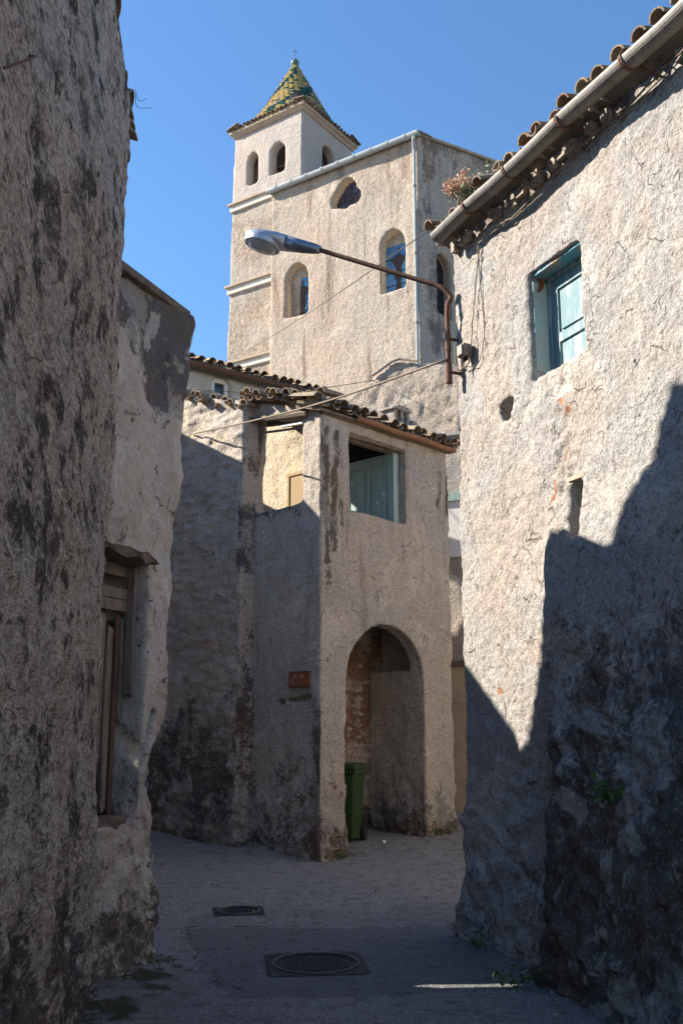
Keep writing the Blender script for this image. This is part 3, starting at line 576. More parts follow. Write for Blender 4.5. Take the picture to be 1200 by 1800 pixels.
# ------------------------------------------------------------------ corner house in the middle
C0 = hit(561, 1518, V(0, 0, 0), V(0, 0, 1))
HF = Frame((C0.x, C0.y, 0), (.698, .716, 0), (-.716, .698, 0))   # u along the arch face, v along the shaded face
def build_corner():
    t = thing('corner_house', 'two storey corner house with an arched niche, an open loggia and a tiled roof', 'house', HF.p(0, 0, 0))
    W = HF.on(791, 1000)[0]; D = HF.onx(440, 1200)[0]; roofz = (HF.on(563, 716)[1]+HF.on(788, 793)[1])/2; sl = .30; print('roofz', roofz, HF.on(563, 716)[1], HF.on(788, 793)[1])
    D1 = D+1.95
    print('corner W,D', W, D)
    base = NB(); prism_x(base, HF, [(0, -.4), (D+.3, -.4), (D+.3, roofz+sl*(D+.3)), (0, roofz)], 0, W)
    LU = HF.on(713, 900)[0]; inn = NB(); prism_x(inn, HF, [(.3, -.4), (D+2.2, -.4), (D+2.2, roofz+sl*1.4+.45), (.6, roofz+.45), (.3, roofz+.05)], LU, W-.01)
    wing = NB(); zc = HF.onx(416, 706, -.2); zl = HF.onx(335, 690, -.2); print('wing', zc, zl)
    prism_x(wing, HF, [(D, -.4), (D1, -.4), (D1, zc[1]-.08+(zl[1]-zc[1])/(zl[0]-zc[0])*(D1-D)), (D, zc[1]-.08)], -.2, .04)
    a0, zs0 = HF.on(608, 1190); a1, zs1 = HF.on(745, 1200); _, za = HF.on(672, 1097)
    zs = (zs0+zs1)/2; zr = HF.onx(700, 1179, a1)[1]
    arch = NB(); prism(arch, HF, arch_poly(a0, a1, -.3, zs, za-zs, 16), -.3, .26)
    nic = NB(); prism(nic, HF, [(a0-.04, -.3), (a1-.005, -.3), (a1-.005, zr), (a1+.25, zr+.01), (a1+.25, za+.25), (a0-.04, za+.25)], .24, 1.06)
    # loggia: open to the left over the parapet
    pv = HF.onx(532, 800)[0]; zp = HF.onx(485, 896)[1]
    log = NB(); prism_x(log, HF, [(pv, zp+.02), (D-.005, zp-.01), (D-.005, roofz+.2), (pv, roofz-.06)], -.3, .2)
    room = NB(); prism_x(room, HF, [(pv-.02, zp-.8), (D+.6, zp-.8), (D+.6, roofz+1.2), (pv-.02, roofz+1.2)], .17, LU)
    u0, zw = HF.on(612, 896); u1, zw1 = HF.on(714, 921); _, zt = HF.on(650, 778)
    win = NB(); prism(win, HF, [(u0, zw), (u1, zw1), (u1, zt+.03), (u0, zt+.08)], -.3, pv+.1)
    hu, hz = HF.on(665, 1027); hole = NB(); boxf(hole, HF, hu-.03, hu+.03, -.2, .12, hz-.05, hz+.05)
    sv0, sz0 = HF.onx(548, 1225); sv1, sz1 = HF.onx(488, 1234)
    slot = NB(); prism_x(slot, HF, [(sv0, sz0-.05), (sv0, sz0+.045), (sv0+.2, sz0+.015), (sv1, sz1+.02), (sv1, sz1-.045), (sv1-.2, sz1-.005)], -.2, .1)
    def fn(co, no):
        u, v, z = uvz(HF, co); nu = no@np.array(HF.ex); nv = no@np.array(HF.ey)
        push = fbm(co, 1.1, 2, 3)*.05+fbm(co, 6, 3, 1)*.022+fbm(co, 24, 2, 2)*.009
        low = sstep(1.3, .3, z+fbm(co, 2, 2, 8)*.6); push += low*((.45-worley(co, 5, 4)[0])*.07+.03+fbm(co, 13, 3, 5)*.035)
        wing_ = (u < .05)*sstep(D-.05, D+.1, v); sw = wing_*(fbm(co, (5, 5, 14), 3, 71)*.045+fbm(co, (2, 2, 4), 2, 72)*.06); push += sw
        inner = sstep(.1, .3, v)*(u > .15)*sstep(-.1, .2, u)
        fr = (nv < -.3)*(v < .12)              # arch face
        lf = (nu < -.3)*(u < .12)
        dirt = low*.38+sstep(.9, .1, z)*.25
        warp = fbm(co, (7, 7, 3), 3, 91)*.10
        for (x, ya, xb, yb, wd, k) in ((570, 755, 572, 985, .075, 1), (588, 762, 584, 960, .09, 1), (597, 880, 597, 920, .05, .7), (771, 830, 771, 900, .055, 1), (787, 840, 786, 905, .055, 1), (668, 935, 668, 1010, .08, .45), (708, 930, 706, 1000, .08, .42), (700, 1000, 706, 1180, .12, .33), (575, 985, 574, 1090, .07, .45)):
            p = HF.on(x, ya); q = HF.on(xb, yb); dirt = np.maximum(dirt, fr*line(u+warp, z, p[0], p[1], q[0], q[1], wd)*k)
        q = HF.on(772, 1430); dirt = np.maximum(dirt, fr*blob(u, z, q[0]+.05, .25, .3, .55)*.95)
        dirt = np.maximum(dirt, (np.abs(v-D) < .16)*(u < .05)*sstep(.17, .02, np.abs(v-D))*(.55+fbm(co, 3, 3, 81)*.6)*sstep(5.9, 5.0, z)*.9)
        dirt = np.maximum(dirt, lf*(v < D)*sstep(.28, .0, zp+.03-z+fbm(co, 5, 2, 15)*.2)*(z < zp+.1)*(v > pv)*.75)
        dirt = np.maximum(dirt, lf*sstep(.34, .05, v)*sstep(2.1, 1.2, z+fbm(co, 2.5, 2, 17)*.6)*.85); dirt = np.maximum(dirt, lf*(v < D)*sstep(1.5, .7, z+fbm(co, 1.8, 3, 27)*.9)*.5)
        dirt = np.maximum(dirt, wing_*sstep(2.6, .9, z+fbm(co, 1.5, 3, 19)*1.2)*.72)
        dirt += (z < 1.2)*(v > .3)*(u > .2)*(u < a1+.1)*.18
        br = np.zeros(len(co))
        br = np.maximum(br, (v > .98)*(u > .2)*(u < a1+.3)*(z < 2.9)*(.62+.12*np.sin(z*2*math.pi/.11+3*fbm(co, 3, 2, 34))+fbm(co, 8, 3, 33)*.7))
        for (x, y, rx, rz) in ((590, 1385, .05, .05), (597, 1420, .05, .06), (588, 1445, .06, .05), (600, 1395, .03, .06), (592, 1365, .02, .03)):
            p = HF.on(x, y); br = np.maximum(br, fr*blob(u, z, p[0], p[1], rx, rz)*.9)
        for (x, y) in ((410, 1262), (408, 1295)):
            p = HF.onx(x, y, -.2); br = np.maximum(br, wing_*blob(v, z, p[0], p[1], .08, .05)*.7)
        pale = np.maximum((u > .15)*(u < LU+.1)*(v > pv)*(z > zp-.9)*(u > .3)*.8, wing_*line(v, z, *HF.onx(310, 1110, -.2), *HF.onx(395, 1142, -.2), .025)*.7)
        pale = np.maximum(pale, wing_*sstep(4.9, 5.5, z)*.45)
        return push, {'dirt': dirt, 'brick': br, 'pale': pale}
    wall = sculpt('wall', [base, inn, wing], [arch, nic, log, room, win, hole, slot], .026, fn, m_corner, t)
    # roof: one shed slope climbing away from the arch face
    up = (HF.ey+V(0, 0, sl)).normalized(); print('LU', LU, pv)
    roof = obj('roof', tilestrip(HF.p(-.16, -.14, roofz+.0), HF.p(W+.12, -.14, roofz+.0), up, 2, .20, .44, .30, .085, 33, .02), m_tiles, t)
    db = NB(); prism_x(db, HF, [(-.10, roofz-.02), (pv+.02, roofz+sl*pv+.01), (pv+.02, roofz+sl*pv-.03), (-.10, roofz-.06)], -.12, W+.08); obj('deck', db, m_beam, roof)
    # verge tiles lying along the left edge and the wing top
    vb = tilestrip(HF.p(-.22, .05, roofz+.10), HF.p(-.2, D+.15, roofz+.06+sl*D), (HF.ex+V(0, 0, .12)), 2, .22, .42, .25, .085, 12, .03); obj('verge_tile', vb, m_tiles, roof)
    k = (zl[1]-zc[1])/(zl[0]-zc[0])
    wb = tilestrip(HF.p(-.27, D+.02, zc[1]-.15), HF.p(-.27, D1, zc[1]+k*(D1-D)-.15), (HF.ex+V(0, 0, .1)), 2, .22, .42, .3, .085, 17, .03); obj('wing_tile', wb, m_tiles, roof)
    # eave timber and rusty gutter
    eb = NB(); prism(eb, HF, [(-.02, roofz-.07), (W+.05, roofz-.07), (W+.05, roofz-.01), (-.02, roofz-.01)], -.05, .02); obj('eave_board', eb, m_beam, t, bevel=.006)
    g0 = HF.on(612, 735)[0]; gb = NB()
    rings = []
    for j in range(7):
        u = g0+(W-.02-g0)*j/6; A = [math.pi+math.pi*i/8 for i in range(9)]; dz = .01*math.sin(j*2.1)-.02*j/6
        rings.append([HF.p(u, -.13+.055*math.cos(a), roofz-.015+dz+.055*math.sin(a)) for a in A]+[HF.p(u, -.13+.049*math.cos(a), roofz-.015+dz+.049*math.sin(a)) for a in A[::-1]])
    quadsbm(gb, rings); obj('gutter', gb, m_rustgut, t, label='rust orange gutter over the loggia window')
    # lintel beams above window
    lb = NB()
    boxf(lb, HF, u0-.1, u1+.06, .015, .10, zt+.01, zt+.10); boxf(lb, HF, u0-.06, u1+.04, .12, .22, zt-.0, zt+.09); obj('lintel', lb, m_beam, t, bevel=.008)
    cb = NB(); vb = HF.onx(612, 850, LU-.06)[0]; va_ = HF.onx(691, 850, LU-.06)[0]; zl_ = HF.onx(650, 813, LU-.06)[1]; zb = zw-.15
    prism_x(cb, HF, [(pv+.03, zl_+.05), (1.6, zl_+.05), (1.6, roofz+.42), (pv+.03, roofz+.05)], LU-.035, LU-.008); obj('shadow_board', cb, m_dark, t, label='near-black boards standing in for the shade above the open green leaf')  # dark sheet put in for the shade under the roof
    cb = NB(); prism_x(cb, HF, [(pv-.1, roofz-.02), (2.3, roofz+.62), (2.3, roofz+.66), (pv-.1, roofz+.02)], .5, W-.05); obj('ceiling', cb, m_dark, t)  # ceiling extended back to keep sun spots off the green leaf
    sb = NB(); prism_x(sb, HF, [(va_, zb), (vb, zb), (vb, zl_), (va_, zl_)], LU-.095, LU-.06)
    w3 = (vb-va_)/2
    for (p, q, r_, s_) in ((va_, va_+.07, zb, zl_), (vb-.07, vb, zb, zl_), (va_+w3-.035, va_+w3+.035, zb, zl_-.08), (va_+.07, va_+w3-.035, zl_-.08, zl_), (va_+w3+.035, vb-.07, zl_-.08, zl_)): prism_x(sb, HF, [(p, r_), (q, r_), (q, s_), (p, s_)], LU-.115, LU-.096)
    for (p, q) in ((va_+.095, va_+w3-.06), (va_+w3+.06, vb-.095)): prism_x(sb, HF, [(p, zb), (q, zb), (q, zl_-.12), (p, zl_-.12)], LU-.108, LU-.096)
    sh = obj('shutter', sb, m_tealpale, t, label='pale green panelled leaf standing open in the loggia', bevel=.004)
    fb = NB(); prism_x(fb, HF, [(va_-.05, zb), (va_-.003, zb), (va_-.003, zl_+.045), (va_-.05, zl_+.045)], LU-.11, LU-.01); prism_x(fb, HF, [(va_, zl_+.003), (vb+.03, zl_+.003), (vb+.03, zl_+.045), (va_, zl_+.045)], LU-.11, LU-.04); obj('frame', fb, m_tealpale, sh, bevel=.004)
    # ochre door on the loggia's inner wall and leaning post + rail
    dv, dz = HF.onx(515, 840, LU); ob = NB(); pw = HF.onx(545, 828, LU)[0]; prism_x(ob, HF, [(pw, zp-.75), (dv, zp-.75), (dv, dz), (pw, dz)], LU-.065, LU-.02)
    dd = obj('door', ob, m_yellow, t, label='ochre painted door inside the loggia', bevel=.004)
    fb = NB(); prism_x(fb, HF, [(pw, dz+.003), (dv+.05, dz+.003), (dv+.05, dz+.055), (pw, dz+.055)], LU-.08, LU-.02); prism_x(fb, HF, [(dv+.003, zp-.75), (dv+.05, zp-.75), (dv+.05, dz), (dv+.003, dz)], LU-.08, LU-.02); obj('frame', fb, m_yellow, dd, bevel=.003)
    p0, p1 = HF.onx(444, 893, .05), HF.onx(460, 745, .05); pb = NB(); tube(pb, [HF.p(.05, p0[0], p0[1]), HF.p(.06, p1[0], p1[1]+.05)], .035, 8); obj('post', pb, m_beam, t)
    p0, p1 = HF.onx(463, 760, .05), HF.onx(534, 752, .05); pb = NB(); tube(pb, [HF.p(.05, p0[0]+.05, p0[1]), HF.p(.05, p1[0]-.05, p1[1])], .018, 8); obj('rail', pb, m_zinc, t)
    p0, p1 = HF.onx(420, 735, -.1), HF.onx(534, 722, -.1); pb = NB(); tube(pb, [HF.p(-.08, p0[0], p0[1]-.05), HF.p(-.04, p1[0], p1[1]-.02)], .05, 8); tube(pb, [HF.p(.3, p0[0], p0[1]), HF.p(.3, p1[0], p1[1])], .05, 8); obj('eave_beam', pb, m_beam, t)
    bb = NB(); prism_x(bb, HF, [(pv, roofz-.12), (.75, roofz-.08), (.75, roofz-.05), (pv, roofz-.09)], -.02, .03); obj('white_board', bb, m_white, t)
    # little chimney of stacked tiles
    cv = .45; cu = HF.on(696, 738, cv)[0]; cz = roofz+sl*cv; ct = HF.on(696, 719, cv)[1]; hh = ct-cz; print('chimney', cu, hh)
    ch = NB()
    for (a, b) in ((-.17, -.11), (.11, .17), (-.03, .03)): boxf(ch, HF, cu+a, cu+b, cv-.12, cv+.12, ct-.24, ct-.06)
    boxf(ch, HF, cu-.2, cu+.2, cv-.15, cv+.15, cz-.1, ct-.24); boxf(ch, HF, cu-.21, cu+.19, cv-.15, cv+.15, ct-.06, ct-.02); boxf(ch, HF, cu-.12, cu+.15, cv-.13, cv+.1, ct-.018, ct+.02)
    boxf(ch, HF, cu+.24, cu+.36, cv-.1, cv+.1, cz-.1, ct-.14)
    obj('chimney', ch, m_stonewall, roof, bevel=.012)
    return t, W, D
corner, HW, HD = build_corner()

# ------------------------------------------------------------------ church
FX = V(-.82, .572, 0).normalized()
P0 = at_y(737, 430, 30.0); P0.z = 0
CF = Frame(P0, FX, (FX.y, -FX.x, 0))          # u along the facade to the left, v into the church
if CF.ey.y < 0: CF.ey = -CF.ey
def ellipse_poly(cu, cz, ru, rz, n=20): return [(cu+ru*math.cos(2*math.pi*k/n), cz+rz*math.sin(2*math.pi*k/n)) for k in range(n)]
def glasswin(parent, fr, poly, v, seed, name='window'):
    """leaded glass: blue panes, a dark tree-like came pattern"""
    b = NB(); prism(b, fr, poly, v, v+.05); wn = obj(name, b, m_stained, parent)
    us = [p[0] for p in poly]; zs = [p[1] for p in poly]; u0, u1, z0, z1 = min(us), max(us), min(zs), max(zs); cu = (u0+u1)/2
    lb = NB(); wd = u1-u0; hh = z1-z0
    for k in range(1, 4): boxf(lb, fr, u0+.03, u1-.03, v-.025, v-.003, z0+hh*k/4-.012, z0+hh*k/4+.012)
    boxf(lb, fr, cu-.014, cu+.014, v-.031, v-.004, z0+.03, z1-.1)
    prof = [(.02, 0), (.10, .12), (.06, .3), (.14, .42), (.07, .55), (.22, .72), (.10, .80)]
    prism(lb, fr, [(cu+a*wd, z0+c*hh) for a, c in prof]+[(cu-a*wd, z0+c*hh) for a, c in prof[::-1]], v-.045, v-.033)
    obj('leading', lb, m_cameDark, wn)
    return wn
x = M('blue_stained_glass'); n = x.noise(2.2, 3, .5); m_stained = x.out(x.mix(x.ramp(n, .4, .6), (.05, .16, .34), (.12, .29, .48)), .25, .5)
m_cameDark = paint('dark_lead', (.05, .035, .03), (.09, .05, .04), .6, 6, .001)
def build_church():
    t = thing('church', 'tall plastered church with a square bell tower and a green and yellow tiled spire', 'church', CF.p(0, 0, 0))
    uE, _ = CF.on(476, 480); _, ze = CF.on(737, 236); _, zeL = CF.on(478, 338); ze = (ze+zeL)/2; print('eave', ze, zeL, uE)
    vv, zz = CF.onx(875, 288); rs = (zz-ze)/vv; print('gable', vv, zz, rs); DV = vv+3.5
    base = NB(); prism_x(base, CF, [(0, -1), (DV, -1), (DV, ze+rs*DV-.05), (.35, ze+rs*.35), (.0, ze)], 0, uE)
    inner = NB(); prism_x(inner, CF, [(.9, -2), (DV+1, -2), (DV+1, ze-.9), (.9, ze-.9)], .9, uE+1)
    cuts = [inner]; wins = []
    for (xl, xr, yb, yt, ys) in ((501, 541, 563, 463, 490), (668, 714, 518, 402, 432)):
        u1_, zb1 = CF.on(xl, yb); u0_, zb0 = CF.on(xr, yb-14); _, zs_ = CF.on((xl+xr)/2, ys); _, zt_ = CF.on((xl+xr)/2, yt)
        zb = (zb1+zb0)/2; po = arch_poly(u0_, u1_, zb, zs_, zt_-zs_, 12); b = NB(); prism(b, CF, po, -.5, .52); cuts.append(b); wins.append(po)
    # oval-lobed window
    cu, cz = CF.on(608, 344); q = CF.on(582, 365); r_ = CF.on(634, 345)
    lob = [(1.02, -.05), (.86, .32), (.62, .52), (.40, .82), (0, 1.0), (-.40, .92), (-.66, .62), (-.78, .28), (-1.02, .0), (-1.0, -.42), (-.7, -.62), (-.35, -.62), (0, -.72), (.35, -.62), (.7, -.5), (.98, -.4)]
    ru = abs(q[0]-r_[0])/2; po3 = [(cu+a*ru, cz+b_*.72) for a, b_ in lob]
    b = NB(); prism(b, CF, po3, -.5, .45); cuts.append(b)
    # window on the gable side
    va, zga = CF.onx(768, 545); vb_, _ = CF.onx(793, 545); _, zgt = CF.onx(780, 447)
    c2 = Frame(CF.p(0, 0, 0), CF.ey, CF.ex); po4 = arch_poly(va, vb_+.1, zga, zgt-.45, .45, 10); b = NB(); prism(b, c2, po4, -.5, .4); cuts.append(b)
    def fn(co, no):
        u, v, z = uvz(CF, co); push = fbm(co, .5, 2, 3)*.08+fbm(co, 2.5, 2, 1)*.012+fbm(co, (9, 9, 4), 2, 2)*.014
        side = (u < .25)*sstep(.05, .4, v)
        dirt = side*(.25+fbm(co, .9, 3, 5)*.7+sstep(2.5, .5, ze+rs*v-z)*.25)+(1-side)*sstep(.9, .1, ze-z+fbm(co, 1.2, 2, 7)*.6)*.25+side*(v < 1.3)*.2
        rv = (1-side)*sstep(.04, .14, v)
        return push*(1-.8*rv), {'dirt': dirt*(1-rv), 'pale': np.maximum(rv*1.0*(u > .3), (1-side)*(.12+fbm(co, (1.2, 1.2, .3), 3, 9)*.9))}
    sculpt('nave_wall', base, cuts, .058, fn, m_church, t)
    for po in wins:
        u0_, u1_ = po[0][0], po[1][0]; zb = po[0][1]; zt = max(p[1] for p in po)
        glasswin(t, CF, [(u0_-.1, zb-.1), (u1_+.1, zb-.1), (u1_+.1, zt-.42), (u0_-.1, zt-.42)], .40, 1)
        fb = NB(); boxf(fb, CF, u0_-.05, u1_+.05, .38, .5, zt-.417, zt+.05); obj('lunette', fb, m_church, t)
    w3 = NB(); prism(w3, CF, [(cu+(a-cu)*1.15, cz+(b_-cz)*1.15) for a, b_ in po3], .36, .43); w3 = obj('round_window', w3, m_purple, t, label='dark purple glass in a lobed opening')
    lb = NB()
    for k in range(8):
        a = k*math.pi/4; tube(lb, [CF.p(cu, .345, cz), CF.p(cu+ru*math.cos(a), .345, cz+.58*math.sin(a))], .02, 5)
    lathe_pts = [CF.p(cu+.3*math.cos(k*math.pi/8), .345, cz+.25*math.sin(k*math.pi/8)) for k in range(17)]; tube(lb, lathe_pts, .02, 5); obj('leading', lb, m_cameDark, w3)
    b = NB(); prism(b, c2, [(va-.1, zga-.1), (vb_+.2, zga-.1), (vb_+.2, zgt), (va-.1, zgt)], .33, .38); obj('window', b, m_dark, t, label='dark narrow window on the shaded gable')
    # gutter, tile fringe, downpipe, verge
    gb = NB(); tube(gb, [CF.p(-.12, -.16, ze-.02), CF.p(uE+.12, -.16, ze-.05)], .11, 10); gut = obj('gutter', gb, m_zincblue, t)
    for k in range(9):
        u = .4+k*(uE-.4)/8.5; b = NB(); tube(b, [CF.p(u-.04, -.16, ze-.02), CF.p(u+.04, -.16, ze-.02)], .125, 10); obj('bracket', b, m_zincblue, gut)
    rf = obj('roof', tilestrip(CF.p(-.05, .02, ze-.03), CF.p(uE+.1, .02, ze-.03), (CF.ey+V(0, 0, rs)), 2, .26, .5, .4, .11, 41, .015, nseg=4), m_tiles, t)
    b = NB(); prism_x(b, CF, [(-.05, ze+.02), (DV, ze+rs*DV+.05), (DV, ze+rs*DV-.03), (-.05, ze-.03)], .0, uE+.05); obj('deck', b, m_tiles, rf)
    b = NB(); prism_x(b, CF, [(-.08, ze+.05), (DV, ze+rs*DV+.08), (DV, ze+rs*DV-.02), (-.08, ze-.03)], -.09, -.002); obj('verge', b, m_cornice, t)
    b = NB(); fr_ = tilestrip(CF.p(.1, -.13, ze-.17), CF.p(uE, -.13, ze-.17), (CF.ey+V(0, 0, .02)), 1, .24, .3, .3, .09, 4, .015, pans=False, nseg=4); obj('eave_course', fr_, m_tiles, rf)
    b = NB(); tube(b, [CF.p(.02, -.17, ze-.05), CF.p(.06, -.2, ze-.25), CF.p(.10, -.09, ze-.55), CF.p(.10, -.09, 3)], .055, 8); dp = obj('downpipe', b, m_zincblue, t)
    for z in (ze-2, ze-4.5, ze-7): b = NB(); tube(b, [CF.p(.10, -.09, z), CF.p(.10, -.09, z+.08)], .07, 8); obj('clip', b, m_zinc, dp)
    # tower
    TV = .32; TF = Frame(CF.p(0, TV, 0), CF.ex, CF.ey)
    ur, _ = TF.on(531, 200); ul, _ = TF.on(411, 300); ul2, _ = TF.on(398, 636); _, zc = TF.on(531, 193); _, zcl = TF.on(414, 240); zc = (zc+zcl)/2
    S = ul-ur; print('tower', ur, ul, ul2, zc, zcl, S)
    _, zs1 = TF.on(440, 352); _, zs2 = TF.on(435, 498); _, zs3 = TF.on(430, 635)
    base = NB(); quadsbm(base, [[TF.p(ur-.0, 0, -1), TF.p(ul2+.1, 0, -1), TF.p(ul2+.1, S, -1), TF.p(ur, S, -1)], [TF.p(ur, 0, zs3), TF.p(ul2, 0, zs3), TF.p(ul2, S, zs3), TF.p(ur, S, zs3)], [TF.p(ur, 0, zs1), TF.p(ul+.02, 0, zs1), TF.p(ul+.02, S, zs1), TF.p(ur, S, zs1)], [TF.p(ur, 0, zc), TF.p(ul, 0, zc), TF.p(ul, S, zc), TF.p(ur, S, zc)]])
    room = NB(); boxf(room, TF, ur+.42, ul-.42, .42, S-.42, zs1+.3, zc-.4)
    cuts = [room]
    def bel(fr, pts, yb, yt, on):
        (xl, xr) = pts
    for (xl, xr, yb, yt, ys) in ((435, 453, 327, 268, 282), (475, 500, 308, 250, 266)):
        a, z0 = TF.on(xl, yb); b_, z1 = TF.on(xr, yb-8); _, zt = TF.on((xl+xr)/2, yt); _, zs_ = TF.on((xl+xr)/2, ys); b = NB(); prism(b, TF, arch_poly(b_, a, (z0+z1)/2, zs_, zt-zs_, 8), -.3, .6); cuts.append(b)
    va, zg = TF.onx(567, 285, ur); vb_, zg2 = TF.onx(588, 285, ur); _, zt = TF.onx(577, 258, ur); c3 = Frame(TF.p(ur, 0, 0), TF.ey, TF.ex); b = NB(); prism(b, c3, arch_poly(va, vb_, zg-1.0, zt-.35, .35, 8), -.3, .6); cuts.append(b)
    def fnt(co, no):
        u, v, z = uvz(TF, co); up_ = sstep(zs1-.1, zs1+.1, z)
        push = fbm(co, .6, 2, 3)*.04+fbm(co, 3, 2, 1)*.012+(1-up_)*fbm(co, (8, 8, 4), 2, 2)*.016
        return push, {'brick': 1-up_, 'dirt': (1-up_)*(.08+fbm(co, .7, 2, 9)*.5)}
    sculpt('tower_wall', base, cuts, .07, fnt, m_tower, t)
    for z, uu in ((zs1, ul+.02), (zs2, (ul+ul2)/2), (zs3, ul2)):
        b = NB(); boxf(b, TF, uE-.02, uu+.05, -.09, .1, z-.27, z-.02); s_ = obj('string_course', b, m_stringwhite, t, bevel=.015)
        b = NB(); boxf(b, TF, uE-.02, uu+.13, -.17, .1, z-.017, z+.08); boxf(b, TF, uu+.05, uu+.13, .103, S, z-.017, z+.08); obj('ledge', b, m_cornice, s_, bevel=.02)
    # eaves cornice
    b = NB(); quadsbm(b, [[TF.p(ur-e, -e, z), TF.p(ul+e, -e, z), TF.p(ul+e, S+e, z), TF.p(ur-e, S+e, z)] for e, z in ((.04, zc-.05), (.08, zc+.05), (.16, zc+.10), (.17, zc+.2))]); obj('cornice', b, m_cornice, t)
    # spire
    c = TF.p((ur+ul)/2, S/2, 0); hs = S/2+.22; apex = hit(523, 117, c, V(0, 1, 0)).z; z0 = zc+.22; Hs = apex-z0; print('spire', Hs, S)
    spb = NB(); cl = spb.verts.layers.float.new('tint'); g2 = spb.verts.layers.float.new('green')
    rows = 34; rnd = random.Random(6)
    def surf(a, h):            # angle, height fraction -> point; square at the eave, round above
        rr = (1-h)*1.0
        k = .5*(1-h)**4*1.0
        r0 = hs*((1-h)*.90+.055)
        sq = 1/max(abs(math.cos(a)), abs(math.sin(a))); sq = min(sq, 1.32); f = 1+(sq-1)*(max(0, 1-h*3.0))**1.5
        return c+TF.ex*(r0*f*math.cos(a))+TF.ey*(r0*f*math.sin(a))+V(0, 0, z0+h*Hs)
    for j in range(rows):
        h0, h1 = j/rows, min(1, (j+1.55)/rows); n = max(10, int(44*(1-j/rows)+8))
        for i in range(n):
            a0, a1 = 2*math.pi*(i+(j % 2)*.5)/n, 2*math.pi*(i+1+(j % 2)*.5)/n; A0 = (a0/(2*math.pi))*16
            zig = (A0*1.0+j*.24) % 4 < 1.15 if math.cos(a0*2-.6) > -2 else 0
            gr = 1.0 if (zig and rnd.random() < .85) or rnd.random() < .08 else 0.0; tn = rnd.random()
            out_ = .045
            def sp(a, h, o_): p = surf(a, h); q = (p-c); q.z = 0; return p+q.normalized()*o_
            am = (a0+a1)/2
            low = [sp(a0, h0, out_*.4), sp(a0*.7+a1*.3, h0-.008, out_*1.1), sp(a0*.3+a1*.7, h0-.008, out_*1.1), sp(a1, h0, out_*.4)]; hi = [sp(a0, h1, 0), sp(a0*.7+a1*.3, h1, .01), sp(a0*.3+a1*.7, h1, .01), sp(a1, h1, 0)]
            vs = [[spb.verts.new(p) for p in r] for r in (low, hi)]
            bt = [spb.verts.new(sp(a, h0+.004, 0)) for a in (a0, a0*.7+a1*.3, a0*.3+a1*.7, a1)]
            for v in vs[0]+vs[1]+bt: v[cl] = tn; v[g2] = gr
            for k in range(3): spb.faces.new((vs[0][k], vs[0][k+1], vs[1][k+1], vs[1][k])); spb.faces.new((bt[k], bt[k+1], vs[0][k+1], vs[0][k]))
    sp_ = obj('spire', spb, m_spire, t)
    kb = NB(); quadsbm(kb, [[surf(2*math.pi*i/32, h)*1.0 for i in range(32)] for h in (0, .2, .5, .8, .98)]); obj('core', kb, m_cameDark, sp_)
    for i, (p, q, upd) in enumerate(((TF.p(ur-.2, -.2, 0), TF.p(ul+.2, -.2, 0), TF.ey), (TF.p(ur-.2, S+.2, 0), TF.p(ur-.2, -.2, 0), TF.ex), (TF.p(ul+.2, S+.2, 0), TF.p(ur-.2, S+.2, 0), -TF.ey), (TF.p(ul+.2, -.2, 0), TF.p(ul+.2, S+.2, 0), -TF.ex))):
        ti = tilestrip(p+V(0, 0, zc+.22), q+V(0, 0, zc+.22), upd+V(0, 0, .30), 1, .21, .6, .36, .08, 50+i, .012, nseg=4); obj('eave_tile', ti, m_tiles, sp_)
    fb = NB(); lathe(fb, V(c.x, c.y, 0), [(.12, apex-.12), (.14, apex-.05), (.09, apex), (.10, apex+.02), (.16, apex+.09), (.175, apex+.18), (.14, apex+.27), (.05, apex+.34), (.012, apex+.45)], 14); fi = obj('finial', fb, m_finial, sp_, smooth=True)
    cb = NB(); tube(cb, [V(c.x, c.y, apex+.42), V(c.x, c.y, apex+.85)], .011, 5); tube(cb, [V(c.x-.10, c.y, apex+.72), V(c.x+.10, c.y, apex+.72)], .011, 5); obj('cross', cb, m_rust, fi)
    # bell
    bc = TF.p((TF.on(492, 290)[0]), .55, TF.on(490, 292)[1]); bb = NB(); lathe(bb, bc, [(.34, -.3), (.30, -.22), (.22, 0), (.19, .2), (.12, .3), (.03, .33)], 14); be = obj('bell', bb, m_iron, t, smooth=True); bm_ = NB(); tube(bm_, [bc-TF.ex*.6+V(0, 0, .38), bc+TF.ex*.6+V(0, 0, .38)], .05, 6); obj('yoke', bm_, m_beam, be)
x = M('glazed_spire_tiles'); tn = x.attr('tint'); yc = x.mix(tn, (.58, .41, .07), (.46, .35, .14)); yc = x.mix(x.ramp(tn, .75, .8), yc, (.42, .30, .19)); gc = x.mix(tn, (.012, .055, .032), (.025, .095, .05)); m_spire = x.out(x.mix(x.attr('green'), yc, gc), .3, .5)
m_purple = M('purple_glass').out((.07, .06, .09), .2, .5)
build_church()

